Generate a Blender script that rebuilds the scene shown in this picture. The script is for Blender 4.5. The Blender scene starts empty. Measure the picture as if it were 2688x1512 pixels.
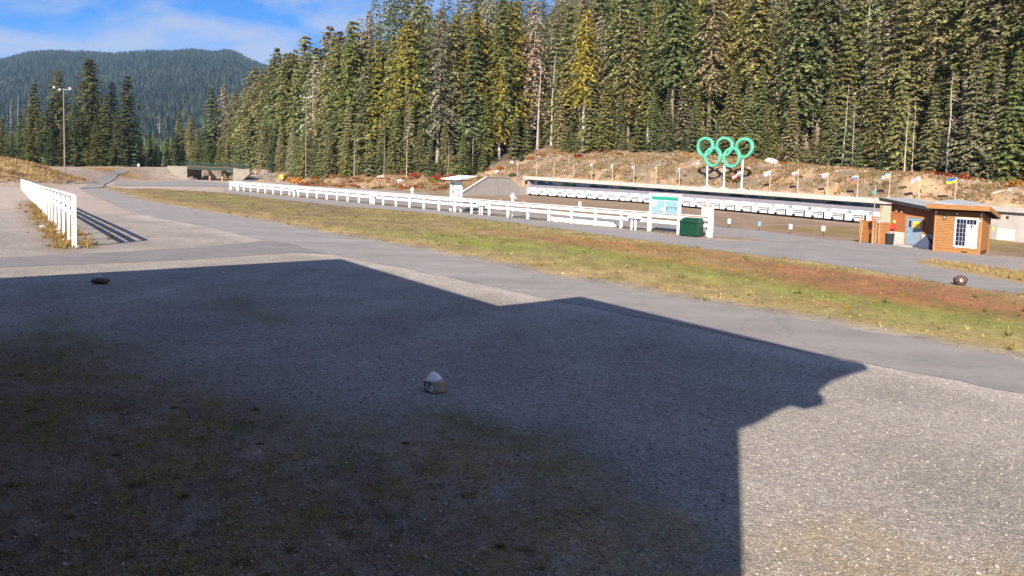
import bpy, math, random
import numpy as np
from mathutils import Matrix, Vector
from mathutils.geometry import tessellate_polygon
random.seed(7); rng = np.random.default_rng(7)
scene = bpy.context.scene
C = scene.collection
pi = math.pi
# ------------------------------------------------------------------ camera
SW, SH = 2688.0, 1512.0            # photograph's own size, used to measure positions
FPX = 1850.0                       # focal length in those pixels
CAMH = 4.5
PITCH, ROLL, OFF = math.radians(4.0), math.radians(1.78), 171.0
camd = bpy.data.cameras.new('camera'); cam = bpy.data.objects.new('camera', camd); C.objects.link(cam)
camd.sensor_fit = 'HORIZONTAL'; camd.sensor_width = 36.0; camd.lens = 36.0 * FPX / SW
camd.shift_y = -OFF / SW; camd.clip_start = 0.1; camd.clip_end = 20000
RC = Matrix.Rotation(pi / 2 - PITCH, 3, 'X') @ Matrix.Rotation(ROLL, 3, 'Z')
cam.matrix_world = Matrix.Translation((0, 0, CAMH)) @ RC.to_4x4()
scene.camera = cam
# ------------------------------------------------------------------ sun, sky
SUN_AZ = math.radians(17.2)        # shadows point this far right of straight ahead
SUN_EL = math.radians(30.0)
sund = bpy.data.lights.new('sun', 'SUN'); sund.energy = 5.0; sund.angle = math.radians(0.5); sund.color = (1.0, 0.87, 0.72)
sun = bpy.data.objects.new('sun', sund); C.objects.link(sun)
SD = Vector((math.sin(SUN_AZ) * math.cos(SUN_EL), math.cos(SUN_AZ) * math.cos(SUN_EL), -math.sin(SUN_EL)))
sun.rotation_euler = SD.to_track_quat('-Z', 'Y').to_euler(); sun.location = (-30, -120, 90)
world = bpy.data.worlds.new('World'); scene.world = world; world.use_nodes = True
wn = world.node_tree; wn.nodes.clear()
def _n(t, k, **kw):
    n = t.nodes.new(k)
    for a, b in kw.items(): setattr(n, a, b)
    return n
sky = _n(wn, 'ShaderNodeTexSky', sky_type='NISHITA', sun_disc=False)
sky.sun_elevation = SUN_EL; sky.sun_rotation = pi + SUN_AZ
sky.altitude = 900; sky.air_density = 1.0; sky.dust_density = 0.3; sky.ozone_density = 3.0
bg = _n(wn, 'ShaderNodeBackground'); bg.inputs['Strength'].default_value = 0.055
wo = _n(wn, 'ShaderNodeOutputWorld')
tc = _n(wn, 'ShaderNodeTexCoord')
mpn = _n(wn, 'ShaderNodeMapping'); mpn.inputs['Scale'].default_value = (1.0, 1.0, 3.2); mpn.inputs['Rotation'].default_value = (0.0, 0.12, 0.4)
cn = _n(wn, 'ShaderNodeTexNoise'); cn.inputs['Scale'].default_value = 4.2; cn.inputs['Detail'].default_value = 9; cn.inputs['Roughness'].default_value = 0.58; cn.inputs['Distortion'].default_value = 0.5
cr = _n(wn, 'ShaderNodeValToRGB'); cr.color_ramp.elements[0].position = 0.41; cr.color_ramp.elements[1].position = 0.60
cr.color_ramp.elements[0].color = (0.0, 0.0, 0.0, 1); cr.color_ramp.elements[1].color = (0.85, 0.85, 0.85, 1)
mx = _n(wn, 'ShaderNodeMix', data_type='RGBA'); mx.inputs['B'].default_value = (3.9, 4.5, 6.1, 1)
wn.links.new(tc.outputs['Generated'], mpn.inputs['Vector']); wn.links.new(mpn.outputs['Vector'], cn.inputs['Vector'])
wn.links.new(cn.outputs['Fac'], cr.inputs['Fac']); wn.links.new(cr.outputs['Color'], mx.inputs['Factor'])
tn = _n(wn, 'ShaderNodeMix', data_type='RGBA', blend_type='MULTIPLY'); tn.inputs['Factor'].default_value = 1; tn.inputs['B'].default_value = (0.22, 0.66, 1.20, 1)
wn.links.new(sky.outputs['Color'], tn.inputs['A']); wn.links.new(tn.outputs['Result'], mx.inputs['A']); wn.links.new(mx.outputs['Result'], bg.inputs['Color'])
wn.links.new(bg.outputs['Background'], wo.inputs['Surface'])
scene.view_settings.view_transform = 'Standard'; scene.view_settings.look = 'None'
scene.view_settings.exposure = 1.24; scene.view_settings.gamma = 1.0; scene.view_settings.use_curve_mapping = False
scene.render.engine = 'CYCLES'; scene.render.resolution_x = 1024; scene.render.resolution_y = 576
scene.cycles.max_bounces = 5; scene.cycles.diffuse_bounces = 2; scene.cycles.transparent_max_bounces = 6
scene.cycles.volume_bounces = 0

# ------------------------------------------------------------------ measuring helpers
RN = np.array(RC)
def ray(x, y): return RN @ np.array([(x - SW / 2) / FPX, (SH / 2 - (y + OFF)) / FPX, -1.0])
def g(x, y, z=0.0):
    d = ray(x, y); t = (z - CAMH) / d[2]; return np.array([0, 0, CAMH]) + t * d
def at(x, y, Y):
    d = ray(x, y); return np.array([0, 0, CAMH]) + d * (Y / d[1])
def ss(a, b, x):
    t = np.clip((np.asarray(x, float) - a) / (b - a), 0, 1); return t * t * (3 - 2 * t)
def vn(x, y, seed=0):
    x = np.asarray(x, float); y = np.asarray(y, float)
    xi = np.floor(x).astype(np.int64); yi = np.floor(y).astype(np.int64); fx = x - xi; fy = y - yi
    fx = fx * fx * (3 - 2 * fx); fy = fy * fy * (3 - 2 * fy)
    def h(a, b):
        n = (a * 374761393 + b * 668265263 + seed * 974634) & 0xffffffff
        n = ((n ^ (n >> 13)) * 1274126177) & 0xffffffff
        return ((n ^ (n >> 16)) & 0xffff) / 65535.0
    return (h(xi, yi) * (1 - fx) + h(xi + 1, yi) * fx) * (1 - fy) + (h(xi, yi + 1) * (1 - fx) + h(xi + 1, yi + 1) * fx) * fy
def fbm(x, y, seed=0, o=4):
    s = 0; a = .5; n = 0
    for k in range(o):
        s = s + a * vn(np.asarray(x) * 2 ** k, np.asarray(y) * 2 ** k, seed + k * 17); n += a; a *= .5
    return s / n

# ------------------------------------------------------------------ materials
MATS = {}
def mat(name, col, rough=0.8, var=0.15, scale=3.0, col2=None, bump=0.0, bscale=None, metal=0.0, spec=0.3, detail=6, stretch=None, objcol=False, attr=None, transl=0.0, coord='pos'):
    m = bpy.data.materials.new(name); m.use_nodes = True; t = m.node_tree; b = t.nodes['Principled BSDF']
    b.inputs['Roughness'].default_value = rough; b.inputs['Metallic'].default_value = metal; b.inputs['Specular IOR Level'].default_value = spec
    if coord == 'pos': src = _n(t, 'ShaderNodeNewGeometry').outputs['Position']
    else: src = _n(t, 'ShaderNodeTexCoord').outputs['Object']
    mp = _n(t, 'ShaderNodeMapping'); t.links.new(src, mp.inputs['Vector'])
    if stretch: mp.inputs['Scale'].default_value = stretch
    nz = _n(t, 'ShaderNodeTexNoise'); nz.inputs['Scale'].default_value = scale; nz.inputs['Detail'].default_value = detail; nz.inputs['Roughness'].default_value = 0.65
    t.links.new(mp.outputs['Vector'], nz.inputs['Vector'])
    rp = _n(t, 'ShaderNodeMapRange'); rp.inputs['From Min'].default_value = 0.3; rp.inputs['From Max'].default_value = 0.7
    t.links.new(nz.outputs['Fac'], rp.inputs['Value'])
    mix = _n(t, 'ShaderNodeMix', data_type='RGBA')
    c = np.array(col, float)
    if objcol or attr:
        if objcol: o = _n(t, 'ShaderNodeObjectInfo').outputs['Color']
        else: o = _n(t, 'ShaderNodeAttribute', attribute_name=attr).outputs['Color']
        if objcol and attr:
            a2 = _n(t, 'ShaderNodeAttribute', attribute_name=attr).outputs['Color']
            mm = _n(t, 'ShaderNodeMix', data_type='RGBA', blend_type='MULTIPLY'); mm.inputs['Factor'].default_value = 1
            t.links.new(o, mm.inputs['A']); t.links.new(a2, mm.inputs['B']); o = mm.outputs['Result']
        lo = _n(t, 'ShaderNodeMix', data_type='RGBA', blend_type='MULTIPLY'); lo.inputs['Factor'].default_value = 1
        k = 1 - var; lo.inputs['B'].default_value = (k, k, k, 1); t.links.new(o, lo.inputs['A'])
        hi = _n(t, 'ShaderNodeMix', data_type='RGBA', blend_type='MULTIPLY'); hi.inputs['Factor'].default_value = 1
        k = 1 + var; hi.inputs['B'].default_value = (k, k, k, 1); t.links.new(o, hi.inputs['A'])
        t.links.new(lo.outputs['Result'], mix.inputs['A']); t.links.new(hi.outputs['Result'], mix.inputs['B'])
    else:
        a_ = c * (1 - var); b_ = np.array(col2, float) if col2 else np.minimum(c * (1 + var), 1)
        mix.inputs['A'].default_value = (*a_, 1); mix.inputs['B'].default_value = (*b_, 1)
    t.links.new(rp.outputs['Result'], mix.inputs['Factor'])
    t.links.new(mix.outputs['Result'], b.inputs['Base Color'])
    if bump > 0:
        bn = _n(t, 'ShaderNodeBump'); bn.inputs['Strength'].default_value = bump; bn.inputs['Distance'].default_value = 0.02
        n2 = _n(t, 'ShaderNodeTexNoise'); n2.inputs['Scale'].default_value = bscale or scale * 6; n2.inputs['Detail'].default_value = 4
        t.links.new(mp.outputs['Vector'], n2.inputs['Vector']); t.links.new(n2.outputs['Fac'], bn.inputs['Height']); t.links.new(bn.outputs['Normal'], b.inputs['Normal'])
    if transl > 0:
        tr = _n(t, 'ShaderNodeBsdfTranslucent'); t.links.new(mix.outputs['Result'], tr.inputs['Color'])
        ms = _n(t, 'ShaderNodeMixShader'); ms.inputs['Fac'].default_value = transl
        out = t.nodes['Material Output']
        t.links.new(b.outputs['BSDF'], ms.inputs[1]); t.links.new(tr.outputs['BSDF'], ms.inputs[2]); t.links.new(ms.outputs['Shader'], out.inputs['Surface'])
    MATS[name] = m; return m
mat('white_paint', (0.72, 0.71, 0.73), 0.55, 0.10, 1.7, bump=0.15, bscale=30)
mat('white_sign', (0.66, 0.66, 0.69), 0.4, 0.04, 4)
mat('asphalt', (0.228, 0.216, 0.214), 0.92, 0.13, 0.40, bump=0.5, bscale=160, detail=9)
mat('asphalt_dark', (0.178, 0.169, 0.170), 0.92, 0.10, 0.6, bump=0.5, bscale=160, detail=9)
mat('concrete', (0.33, 0.31, 0.30), 0.9, 0.14, 0.8, bump=0.3, bscale=14, stretch=(1, 1, 0.5))
mat('concrete_light', (0.42, 0.395, 0.36), 0.9, 0.16, 1.2, bump=0.3, bscale=14)
mat('concrete_old', (0.21, 0.195, 0.165), 0.9, 0.2, 0.9, bump=0.3, bscale=12)
mat('teal', (0.085, 0.40, 0.285), 0.42, 0.06, 2)
mat('bin_green', (0.005, 0.042, 0.022), 0.4, 0.12, 3)
mat('bridge_green', (0.012, 0.032, 0.024), 0.6, 0.2, 2)
mat('steel', (0.30, 0.29, 0.28), 0.5, 0.15, 2, metal=0.3)
mat('pole_grey', (0.20, 0.18, 0.17), 0.7, 0.2, 2)
mat('flagpole', (0.55, 0.46, 0.36), 0.6, 0.15, 3)
mat('cedar', (0.285, 0.138, 0.046), 0.6, 0.22, 2.2, bump=0.3, bscale=25, stretch=(1, 1, 6))
mat('cedar_red', (0.27, 0.095, 0.035), 0.6, 0.25, 2.2, bump=0.3, bscale=25, stretch=(1, 1, 6))
mat('cedar_trim', (0.35, 0.175, 0.08), 0.6, 0.2, 3)
mat('plywood', (0.255, 0.105, 0.030), 0.7, 0.25, 1.5, bump=0.2, stretch=(1, 1, 4))
mat('lumber', (0.36, 0.22, 0.12), 0.7, 0.2, 3)
mat('metal_roof', (0.36, 0.39, 0.41), 0.5, 0.12, 2, metal=0.2)
mat('dark', (0.020, 0.020, 0.023), 0.6, 0.2, 3)
mat('dark_soffit', (0.11, 0.045, 0.025), 0.7, 0.2, 3)
mat('door_blue', (0.17, 0.235, 0.31), 0.5, 0.08, 3)
mat('door_grey', (0.26, 0.26, 0.25), 0.5, 0.08, 3)
mat('yellow', (0.85, 0.52, 0.03), 0.5, 0.08, 5)
mat('pale_yellow', (0.75, 0.55, 0.12), 0.5, 0.08, 5)
mat('red', (0.55, 0.06, 0.035), 0.5, 0.1, 5)
mat('grey_panel', (0.26, 0.27, 0.20), 0.7, 0.06, 2)
mat('lilac_top', (0.19, 0.185, 0.225), 0.85, 0.1, 1.0)
mat('mural_grey', (0.40, 0.40, 0.43), 0.8, 0.12, 1.5)
mat('mural_green', (0.05, 0.26, 0.10), 0.8, 0.3, 0.9)
mat('mural_deep', (0.02, 0.10, 0.14), 0.8, 0.3, 0.9)
mat('mural_blue', (0.03, 0.15, 0.30), 0.8, 0.3, 0.9)
mat('sign_blue', (0.19, 0.33, 0.42), 0.4, 0.05, 2)
mat('sign_blue2', (0.29, 0.43, 0.50), 0.4, 0.05, 2)
mat('sign_teal', (0.02, 0.25, 0.19), 0.4, 0.05, 2)
mat('sign_mint', (0.45, 0.75, 0.60), 0.4, 0.05, 2)
mat('ink', (0.06, 0.07, 0.12), 0.6, 0.1, 4)
mat('ink_soft', (0.22, 0.25, 0.33), 0.6, 0.1, 4)
mat('sign_red', (0.62, 0.16, 0.10), 0.6, 0.1, 4)
mat('sign_pink', (0.72, 0.60, 0.55), 0.6, 0.1, 4)
mat('sign_grey', (0.52, 0.53, 0.60), 0.6, 0.1, 4)
mat('picnic', (0.060, 0.020, 0.022), 0.6, 0.3, 4)
mat('bench_wood', (0.23, 0.12, 0.07), 0.7, 0.2, 4)
mat('bark', (0.20, 0.155, 0.115), 0.9, 0.35, 1.2, bump=0.4, bscale=6, stretch=(1, 1, 0.25))
mat('bark_pale', (0.34, 0.30, 0.26), 0.9, 0.3, 0.9, bump=0.3, bscale=6, stretch=(1, 1, 0.3))
mat('bark_white', (0.56, 0.52, 0.50), 0.85, 0.22, 0.7, stretch=(1, 1, 0.3))
mat('foliage', (0, 0, 0), 0.75, 0.30, 0.45, objcol=True, attr='Col', transl=0.35, spec=0.2, detail=4)
mat('leaves', (0, 0, 0), 0.7, 0.25, 1.5, objcol=True, attr='Col', transl=0.3, spec=0.2)
mat('tufts', (0, 0, 0), 0.8, 0.15, 2.0, attr='Col', transl=0.25, spec=0.1)
mat('far_forest', (0, 0, 0), 0.85, 0.25, 0.01, attr='Col', spec=0.05)
mat('stones', (0, 0, 0), 0.9, 0.2, 8, attr='Col', spec=0.2)
mat('rock', (0, 0, 0), 0.9, 0.25, 9, attr='Col', bump=0.5, bscale=25, spec=0.2)
mat('log', (0.42, 0.35, 0.29), 0.9, 0.25, 3)
mat('lodge_wall', (0.24, 0.15, 0.09), 0.7, 0.2, 1)
mat('lodge_roof', (0.10, 0.11, 0.11), 0.7, 0.2, 1)
mat('flag_white', (0.72, 0.70, 0.74), 0.8, 0.06, 3, transl=0.3)
mat('flag_red', (0.60, 0.16, 0.17), 0.8, 0.06, 3, transl=0.3)
mat('flag_pink', (0.75, 0.40, 0.42), 0.8, 0.06, 3, transl=0.3)
mat('flag_blue', (0.03, 0.17, 0.48), 0.8, 0.06, 3, transl=0.3)
mat('flag_lilac', (0.45, 0.42, 0.60), 0.8, 0.06, 3, transl=0.3)
mat('flag_yellow', (0.80, 0.66, 0.04), 0.8, 0.06, 3, transl=0.3)
mat('flag_green', (0.10, 0.28, 0.16), 0.8, 0.06, 3, transl=0.3)
mat('flag_teal', (0.10, 0.33, 0.36), 0.8, 0.06, 3, transl=0.3)
def glassmat():
    m = bpy.data.materials.new('window_glass'); m.use_nodes = True; b = m.node_tree.nodes['Principled BSDF']
    b.inputs['Base Color'].default_value = (0.012, 0.015, 0.03, 1); b.inputs['Roughness'].default_value = 0.06; b.inputs['Specular IOR Level'].default_value = 0.5
    MATS['window_glass'] = m
glassmat()
def groundmat():
    m = bpy.data.materials.new('ground'); m.use_nodes = True; t = m.node_tree; b = t.nodes['Principled BSDF']; L = t.links.new
    b.inputs['Roughness'].default_value = 0.95; b.inputs['Specular IOR Level'].default_value = 0.1
    pos = _n(t, 'ShaderNodeNewGeometry').outputs['Position']
    col = _n(t, 'ShaderNodeAttribute', attribute_name='Col'); veg = _n(t, 'ShaderNodeAttribute', attribute_name='Veg')
    v1 = _n(t, 'ShaderNodeTexVoronoi'); v1.inputs['Scale'].default_value = 33; L(pos, v1.inputs['Vector'])
    v2 = _n(t, 'ShaderNodeTexVoronoi'); v2.inputs['Scale'].default_value = 9.5; L(pos, v2.inputs['Vector'])
    def lum(v, lo, hi):
        s = _n(t, 'ShaderNodeSeparateColor'); L(v.outputs['Color'], s.inputs['Color'])
        r = _n(t, 'ShaderNodeMapRange'); r.inputs['To Min'].default_value = lo; r.inputs['To Max'].default_value = hi; pw = _n(t, 'ShaderNodeMath', operation='POWER'); pw.inputs[1].default_value = 2.0; L(s.outputs['Red'], pw.inputs[0]); L(pw.outputs[0], r.inputs['Value']); return r.outputs['Result']
    a = lum(v1, 0.80, 1.5); c2 = lum(v2, 0.95, 1.15)
    mu = _n(t, 'ShaderNodeMath', operation='MULTIPLY'); L(a, mu.inputs[0]); L(c2, mu.inputs[1])
    nz = _n(t, 'ShaderNodeTexNoise'); nz.inputs['Scale'].default_value = 3.4; nz.inputs['Detail'].default_value = 10; nz.inputs['Roughness'].default_value = 0.75; L(pos, nz.inputs['Vector'])
    nr = _n(t, 'ShaderNodeMapRange'); nr.inputs['From Min'].default_value = .25; nr.inputs['From Max'].default_value = .75; nr.inputs['To Min'].default_value = 0.4; nr.inputs['To Max'].default_value = 1.6; L(nz.outputs['Fac'], nr.inputs['Value'])
    # pebble pattern where bare, noise where grown over
    mxx = _n(t, 'ShaderNodeMix', data_type='FLOAT'); L(veg.outputs['Fac'], mxx.inputs['Factor']); L(mu.outputs[0], mxx.inputs['A']); L(nr.outputs['Result'], mxx.inputs['B'])
    n3 = _n(t, 'ShaderNodeTexNoise'); n3.inputs['Scale'].default_value = 0.35; n3.inputs['Detail'].default_value = 6; L(pos, n3.inputs['Vector'])
    r3 = _n(t, 'ShaderNodeMapRange'); r3.inputs['From Min'].default_value = .3; r3.inputs['From Max'].default_value = .7; r3.inputs['To Min'].default_value = 0.86; r3.inputs['To Max'].default_value = 1.14; L(n3.outputs['Fac'], r3.inputs['Value'])
    m3 = _n(t, 'ShaderNodeMath', operation='MULTIPLY'); L(mxx.outputs['Result'], m3.inputs[0]); L(r3.outputs['Result'], m3.inputs[1])
    vm = _n(t, 'ShaderNodeVectorMath', operation='SCALE'); L(col.outputs['Color'], vm.inputs[0]); L(m3.outputs[0], vm.inputs['Scale'])
    L(vm.outputs['Vector'], b.inputs['Base Color'])
    bn = _n(t, 'ShaderNodeBump'); bn.inputs['Strength'].default_value = 0.7; bn.inputs['Distance'].default_value = 0.015
    L(v1.outputs['Distance'], bn.inputs['Height']); bn.invert = True
    L(bn.outputs['Normal'], b.inputs['Normal'])
    MATS['ground'] = m
groundmat()
def wear(name):
    t = MATS[name].node_tree; b = t.nodes['Principled BSDF']; L = t.links.new; src = b.inputs['Base Color'].links[0].from_socket
    pos = _n(t, 'ShaderNodeNewGeometry').outputs['Position']; nz = _n(t, 'ShaderNodeTexNoise'); nz.inputs['Scale'].default_value = .9; nz.inputs['Detail'].default_value = 5; L(pos, nz.inputs['Vector'])
    ad = _n(t, 'ShaderNodeVectorMath', operation='MULTIPLY_ADD'); ad.inputs[1].default_value = (1.6, 1.6, 0); L(nz.outputs['Color'], ad.inputs[0]); L(pos, ad.inputs[2])
    vo = _n(t, 'ShaderNodeTexVoronoi', feature='DISTANCE_TO_EDGE'); vo.inputs['Scale'].default_value = .22; L(ad.outputs['Vector'], vo.inputs['Vector'])
    r = _n(t, 'ShaderNodeMapRange'); r.inputs['From Max'].default_value = .012; r.inputs['To Min'].default_value = .84; r.inputs['To Max'].default_value = 1.0; L(vo.outputs['Distance'], r.inputs['Value'])
    mp = _n(t, 'ShaderNodeMapping'); mp.inputs['Rotation'].default_value = (0, 0, math.radians(51)); mp.inputs['Scale'].default_value = (.05, .9, 1); L(pos, mp.inputs['Vector'])
    n2 = _n(t, 'ShaderNodeTexNoise'); n2.inputs['Scale'].default_value = 1.0; n2.inputs['Detail'].default_value = 3; L(mp.outputs['Vector'], n2.inputs['Vector'])
    r2 = _n(t, 'ShaderNodeMapRange'); r2.inputs['From Min'].default_value = .3; r2.inputs['From Max'].default_value = .7; r2.inputs['To Min'].default_value = .90; r2.inputs['To Max'].default_value = 1.08; L(n2.outputs['Fac'], r2.inputs['Value'])
    m1 = _n(t, 'ShaderNodeMath', operation='MULTIPLY'); L(r.outputs['Result'], m1.inputs[0]); L(r2.outputs['Result'], m1.inputs[1])
    vm = _n(t, 'ShaderNodeVectorMath', operation='SCALE'); L(src, vm.inputs[0]); L(m1.outputs[0], vm.inputs['Scale']); L(vm.outputs['Vector'], b.inputs['Base Color'])
wear('asphalt'); wear('asphalt_dark')
M = MATS

# ------------------------------------------------------------------ mesh helpers
def tag(o, label=None, cat=None, group=None, kind=None):
    if label: o['label'] = label
    if cat: o['category'] = cat
    if group: o['group'] = group
    if kind: o['kind'] = kind
    return o
def empty(name, loc, rz=0.0):
    o = bpy.data.objects.new(name, None); C.objects.link(o); o.location = tuple(loc); o.rotation_euler = (0, 0, rz); o.empty_display_size = 0.2
    return o
def link(name, me, parent=None, loc=None, rz=0.0, m=None):
    o = bpy.data.objects.new(name, me); C.objects.link(o)
    if parent is not None: o.parent = parent
    if loc is not None: o.location = tuple(loc)
    o.rotation_euler = (0, 0, rz)
    return o
class MB:
    def __init__(s): s.v = []; s.f = []; s.c = None
    def add(s, vs, fs):
        b = len(s.v); s.v.extend([tuple(map(float, p)) for p in vs]); s.f.extend([tuple(i + b for i in q) for q in fs]); return s
    def hexa(s, p):   # 8 corners: bottom 4 (ccw), top 4
        return s.add(p, [(3, 2, 1, 0), (4, 5, 6, 7), (0, 1, 5, 4), (1, 2, 6, 5), (2, 3, 7, 6), (3, 0, 4, 7)])
    def box(s, c, d, rz=0.0):
        x, y, z = d[0] / 2, d[1] / 2, d[2] / 2; co, si = math.cos(rz), math.sin(rz); P = []
        for dz in (-z, z):
            for dx, dy in ((-x, -y), (x, -y), (x, y), (-x, y)):
                P.append((c[0] + dx * co - dy * si, c[1] + dx * si + dy * co, c[2] + dz))
        return s.hexa(P)
    def beam(s, a, b, w, h, up=(0, 0, 1)):
        a = np.array(a, float); b = np.array(b, float); d = b - a; d /= np.linalg.norm(d); u = np.array(up, float)
        r = np.cross(d, u)
        if np.linalg.norm(r) < 1e-4: r = np.cross(d, np.array([0, 1.0, 0]))
        r /= np.linalg.norm(r); u = np.cross(r, d); P = []
        for e in (a, b): P.append([e - r * w / 2 - u * h / 2, e + r * w / 2 - u * h / 2, e + r * w / 2 + u * h / 2, e - r * w / 2 + u * h / 2])
        return s.add(P[0] + P[1], [(3, 2, 1, 0), (4, 5, 6, 7), (0, 1, 5, 4), (1, 2, 6, 5), (2, 3, 7, 6), (3, 0, 4, 7)])
    def tube(s, pts, rad, n=8, cap=True):
        pts = [np.array(p, float) for p in pts]; R = []; k = len(pts)
        for i, p in enumerate(pts):
            d = pts[min(i + 1, k - 1)] - pts[max(i - 1, 0)]; d /= np.linalg.norm(d) + 1e-9
            a = np.array([1.0, 0, 0]) if abs(d[0]) < .8 else np.array([0, 1.0, 0])
            u = np.cross(d, a); u /= np.linalg.norm(u); w = np.cross(d, u)
            r = rad[i] if hasattr(rad, '__len__') else rad
            R.append([p + r * (math.cos(2 * pi * j / n) * u + math.sin(2 * pi * j / n) * w) for j in range(n)])
        fs = []
        for i in range(k - 1):
            for j in range(n): fs.append((i * n + j, i * n + (j + 1) % n, (i + 1) * n + (j + 1) % n, (i + 1) * n + j))
        if cap: fs.append(tuple(range(n - 1, -1, -1))); fs.append(tuple((k - 1) * n + j for j in range(n)))
        return s.add([p for q in R for p in q], fs)
    def prism(s, poly, d):   # polygon (3d points) extruded by vector d
        n = len(poly); d = np.array(d, float); A = [np.array(p, float) for p in poly]
        return s.add(A + [p + d for p in A], [tuple(range(n - 1, -1, -1)), tuple(range(n, 2 * n))] + [(i, (i + 1) % n, n + (i + 1) % n, n + i) for i in range(n)])
    def mesh(s, name, m=None, off=(0, 0, 0), smooth=False):
        me = bpy.data.meshes.new(name); o = np.array(off, float)
        me.from_pydata([tuple(np.array(p) - o) for p in s.v], [], s.f); me.update()
        if m: me.materials.append(M[m])
        if s.c is not None: setcol(me, s.c)
        if smooth: me.polygons.foreach_set('use_smooth', [True] * len(me.polygons))
        return me
    def build(s, name, m, parent=None, loc=None, smooth=False):
        """world-space vertices; parent (an unrotated empty or a child of one) keeps its origin"""
        off = (0, 0, 0)
        if parent is not None:
            r = parent
            while r.parent: r = r.parent
            off = r.location
            if parent is not r: off = r.location
        elif loc is not None: off = loc
        o = link(name, s.mesh(name, m, off, smooth), parent)
        if parent is None and loc is not None: o.location = tuple(loc)
        return o
def setcol(me, c, name='Col'):
    c = np.asarray(c, np.float32); a = me.color_attributes.new(name, 'FLOAT_COLOR', 'POINT')
    if c.shape[1] == 3: c = np.hstack([c, np.ones((len(c), 1), np.float32)])
    a.data.foreach_set('color', c.ravel())
def npmesh(name, v, f, m, col=None):
    """numpy arrays v (n,3), f (k,3 or 4)"""
    me = bpy.data.meshes.new(name); v = np.asarray(v, np.float32); f = np.asarray(f, np.int32); k = f.shape[1]
    me.vertices.add(len(v)); me.vertices.foreach_set('co', v.ravel())
    me.loops.add(f.size); me.loops.foreach_set('vertex_index', f.ravel())
    me.polygons.add(len(f)); me.polygons.foreach_set('loop_start', np.arange(0, f.size, k, dtype=np.int32))
    me.update(calc_edges=True)
    if m: me.materials.append(M[m])
    if col is not None: setcol(me, col)
    return me
def textmesh(s, size):
    cu = bpy.data.curves.new('t', 'FONT'); cu.body = s; cu.size = size; cu.align_x = 'CENTER'; cu.align_y = 'CENTER'; cu.resolution_u = 2; cu.offset = size * .045
    o = bpy.data.objects.new('t', cu); C.objects.link(o); dg = bpy.context.evaluated_depsgraph_get(); dg.update()
    me = o.evaluated_get(dg).to_mesh(); v = [tuple(p.co) for p in me.vertices]; f = [tuple(p.vertices) for p in me.polygons]
    o.evaluated_get(dg).to_mesh_clear(); bpy.data.objects.remove(o); bpy.data.curves.remove(cu); return v, f

# ------------------------------------------------------------------ layout lines
U = np.array([0.609, -0.793, 0.0])                 # along the target line, towards the right and nearer
WL = g(1389, 513); WL[2] = 0.0
WR = at(2290, 590, 92.0)
Uw = (WR - WL); WLEN = np.linalg.norm(Uw[:2]); Uw = Uw / WLEN; Uw2 = Uw[:2] / np.linalg.norm(Uw[:2])
Nw = np.array([-Uw2[1], Uw2[0]]);  Nw = Nw if Nw[1] > 0 else -Nw       # behind the wall
WTL = at(1342, 462, WL[1] + 1.0)[2]; WTR = at(2290, 521, 92.0)[2]
def wall_st(x, y): 
    dx = np.asarray(x) - WL[0]; dy = np.asarray(y) - WL[1]
    return dx * Uw2[0] + dy * Uw2[1], dx * Nw[0] + dy * Nw[1]
def wtop(s): return WTL + (WTR - WTL) * np.asarray(s) / WLEN
def wbase(s): return np.interp(s, [-50, 0, 30, WLEN, WLEN + 17, WLEN + 60], [0, 0, -0.05, WR[2], -1.55, -1.6])
def wpt(s, t, z): return np.array([WL[0] + Uw2[0] * s + Nw[0] * t, WL[1] + Uw2[1] * s + Nw[1] * t, z])
# boundary between the level stadium and the rising ground (right to left)
BND = [wpt(WLEN + 90, 0, 0)[:2], WL[:2], g(1209, 511)[:2], g(1000, 499)[:2], g(840, 487)[:2], g(740, 479)[:2], g(640, 477)[:2], g(500, 473)[:2], g(400, 475)[:2], g(300, 480)[:2], g(235, 486)[:2], g(150, 492)[:2] , g(-200, 488)[:2], g(-900, 485)[:2]]
BND = np.array(BND)
def bnd_dist(x, y):
    x = np.asarray(x, float); y = np.asarray(y, float); best = np.full(x.shape, 1e9); sg = np.ones(x.shape); seg = np.zeros(x.shape, int)
    for i in range(len(BND) - 1):
        a, b = BND[i], BND[i + 1]; d = b - a; L2 = d @ d
        t = np.clip(((x - a[0]) * d[0] + (y - a[1]) * d[1]) / L2, 0, 1)
        px = x - a[0] - t * d[0]; py = y - a[1] - t * d[1]; q = np.hypot(px, py)
        s_ = -np.sign(d[0] * py - d[1] * px)
        m = q < best - 1e-9; best = np.where(m, q, best); sg = np.where(m, s_, sg); seg = np.where(m, i, seg)
    return best * sg, seg
# forest foot: (px, py, Y)
FOOT = [(560, 432, 235), (655, 438, 215), (760, 446, 200), (855, 462, 186), (1000, 466, 172), (1150, 474, 165), (1260, 462, 168), (1310, 434, 172), (1430, 394, 178), (1530, 405, 166), (1700, 402, 154), (1850, 408, 144), (2000, 425, 132), (2150, 438, 122), (2300, 450, 112), (2420, 459, 105), (2560, 474, 97), (2688, 486, 91), (2850, 495, 84), (3300, 505, 66)]
FP = np.array([at(*q) for q in FOOT])
CTRL = []
for i, p in enumerate(FP):
    CTRL.append(p)
    a = FP[max(i - 1, 0)]; b = FP[min(i + 1, len(FP) - 1)]; d = (b - a)[:2]; d /= np.linalg.norm(d); n = np.array([-d[1], d[0]]); n = n if n[1] > 0 else -n
    k = float(ss(-75, -10, p[0]))
    for dist in (25, 70, 160, 320): CTRL.append(np.array([p[0] + n[0] * dist, p[1] + n[1] * dist, p[2] + dist * (0.03 + 0.37 * k)]))
for s_ in np.linspace(0, WLEN + 60, 9): CTRL.append(wpt(s_, 3.0, wtop(s_) - 0.12)); 
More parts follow.
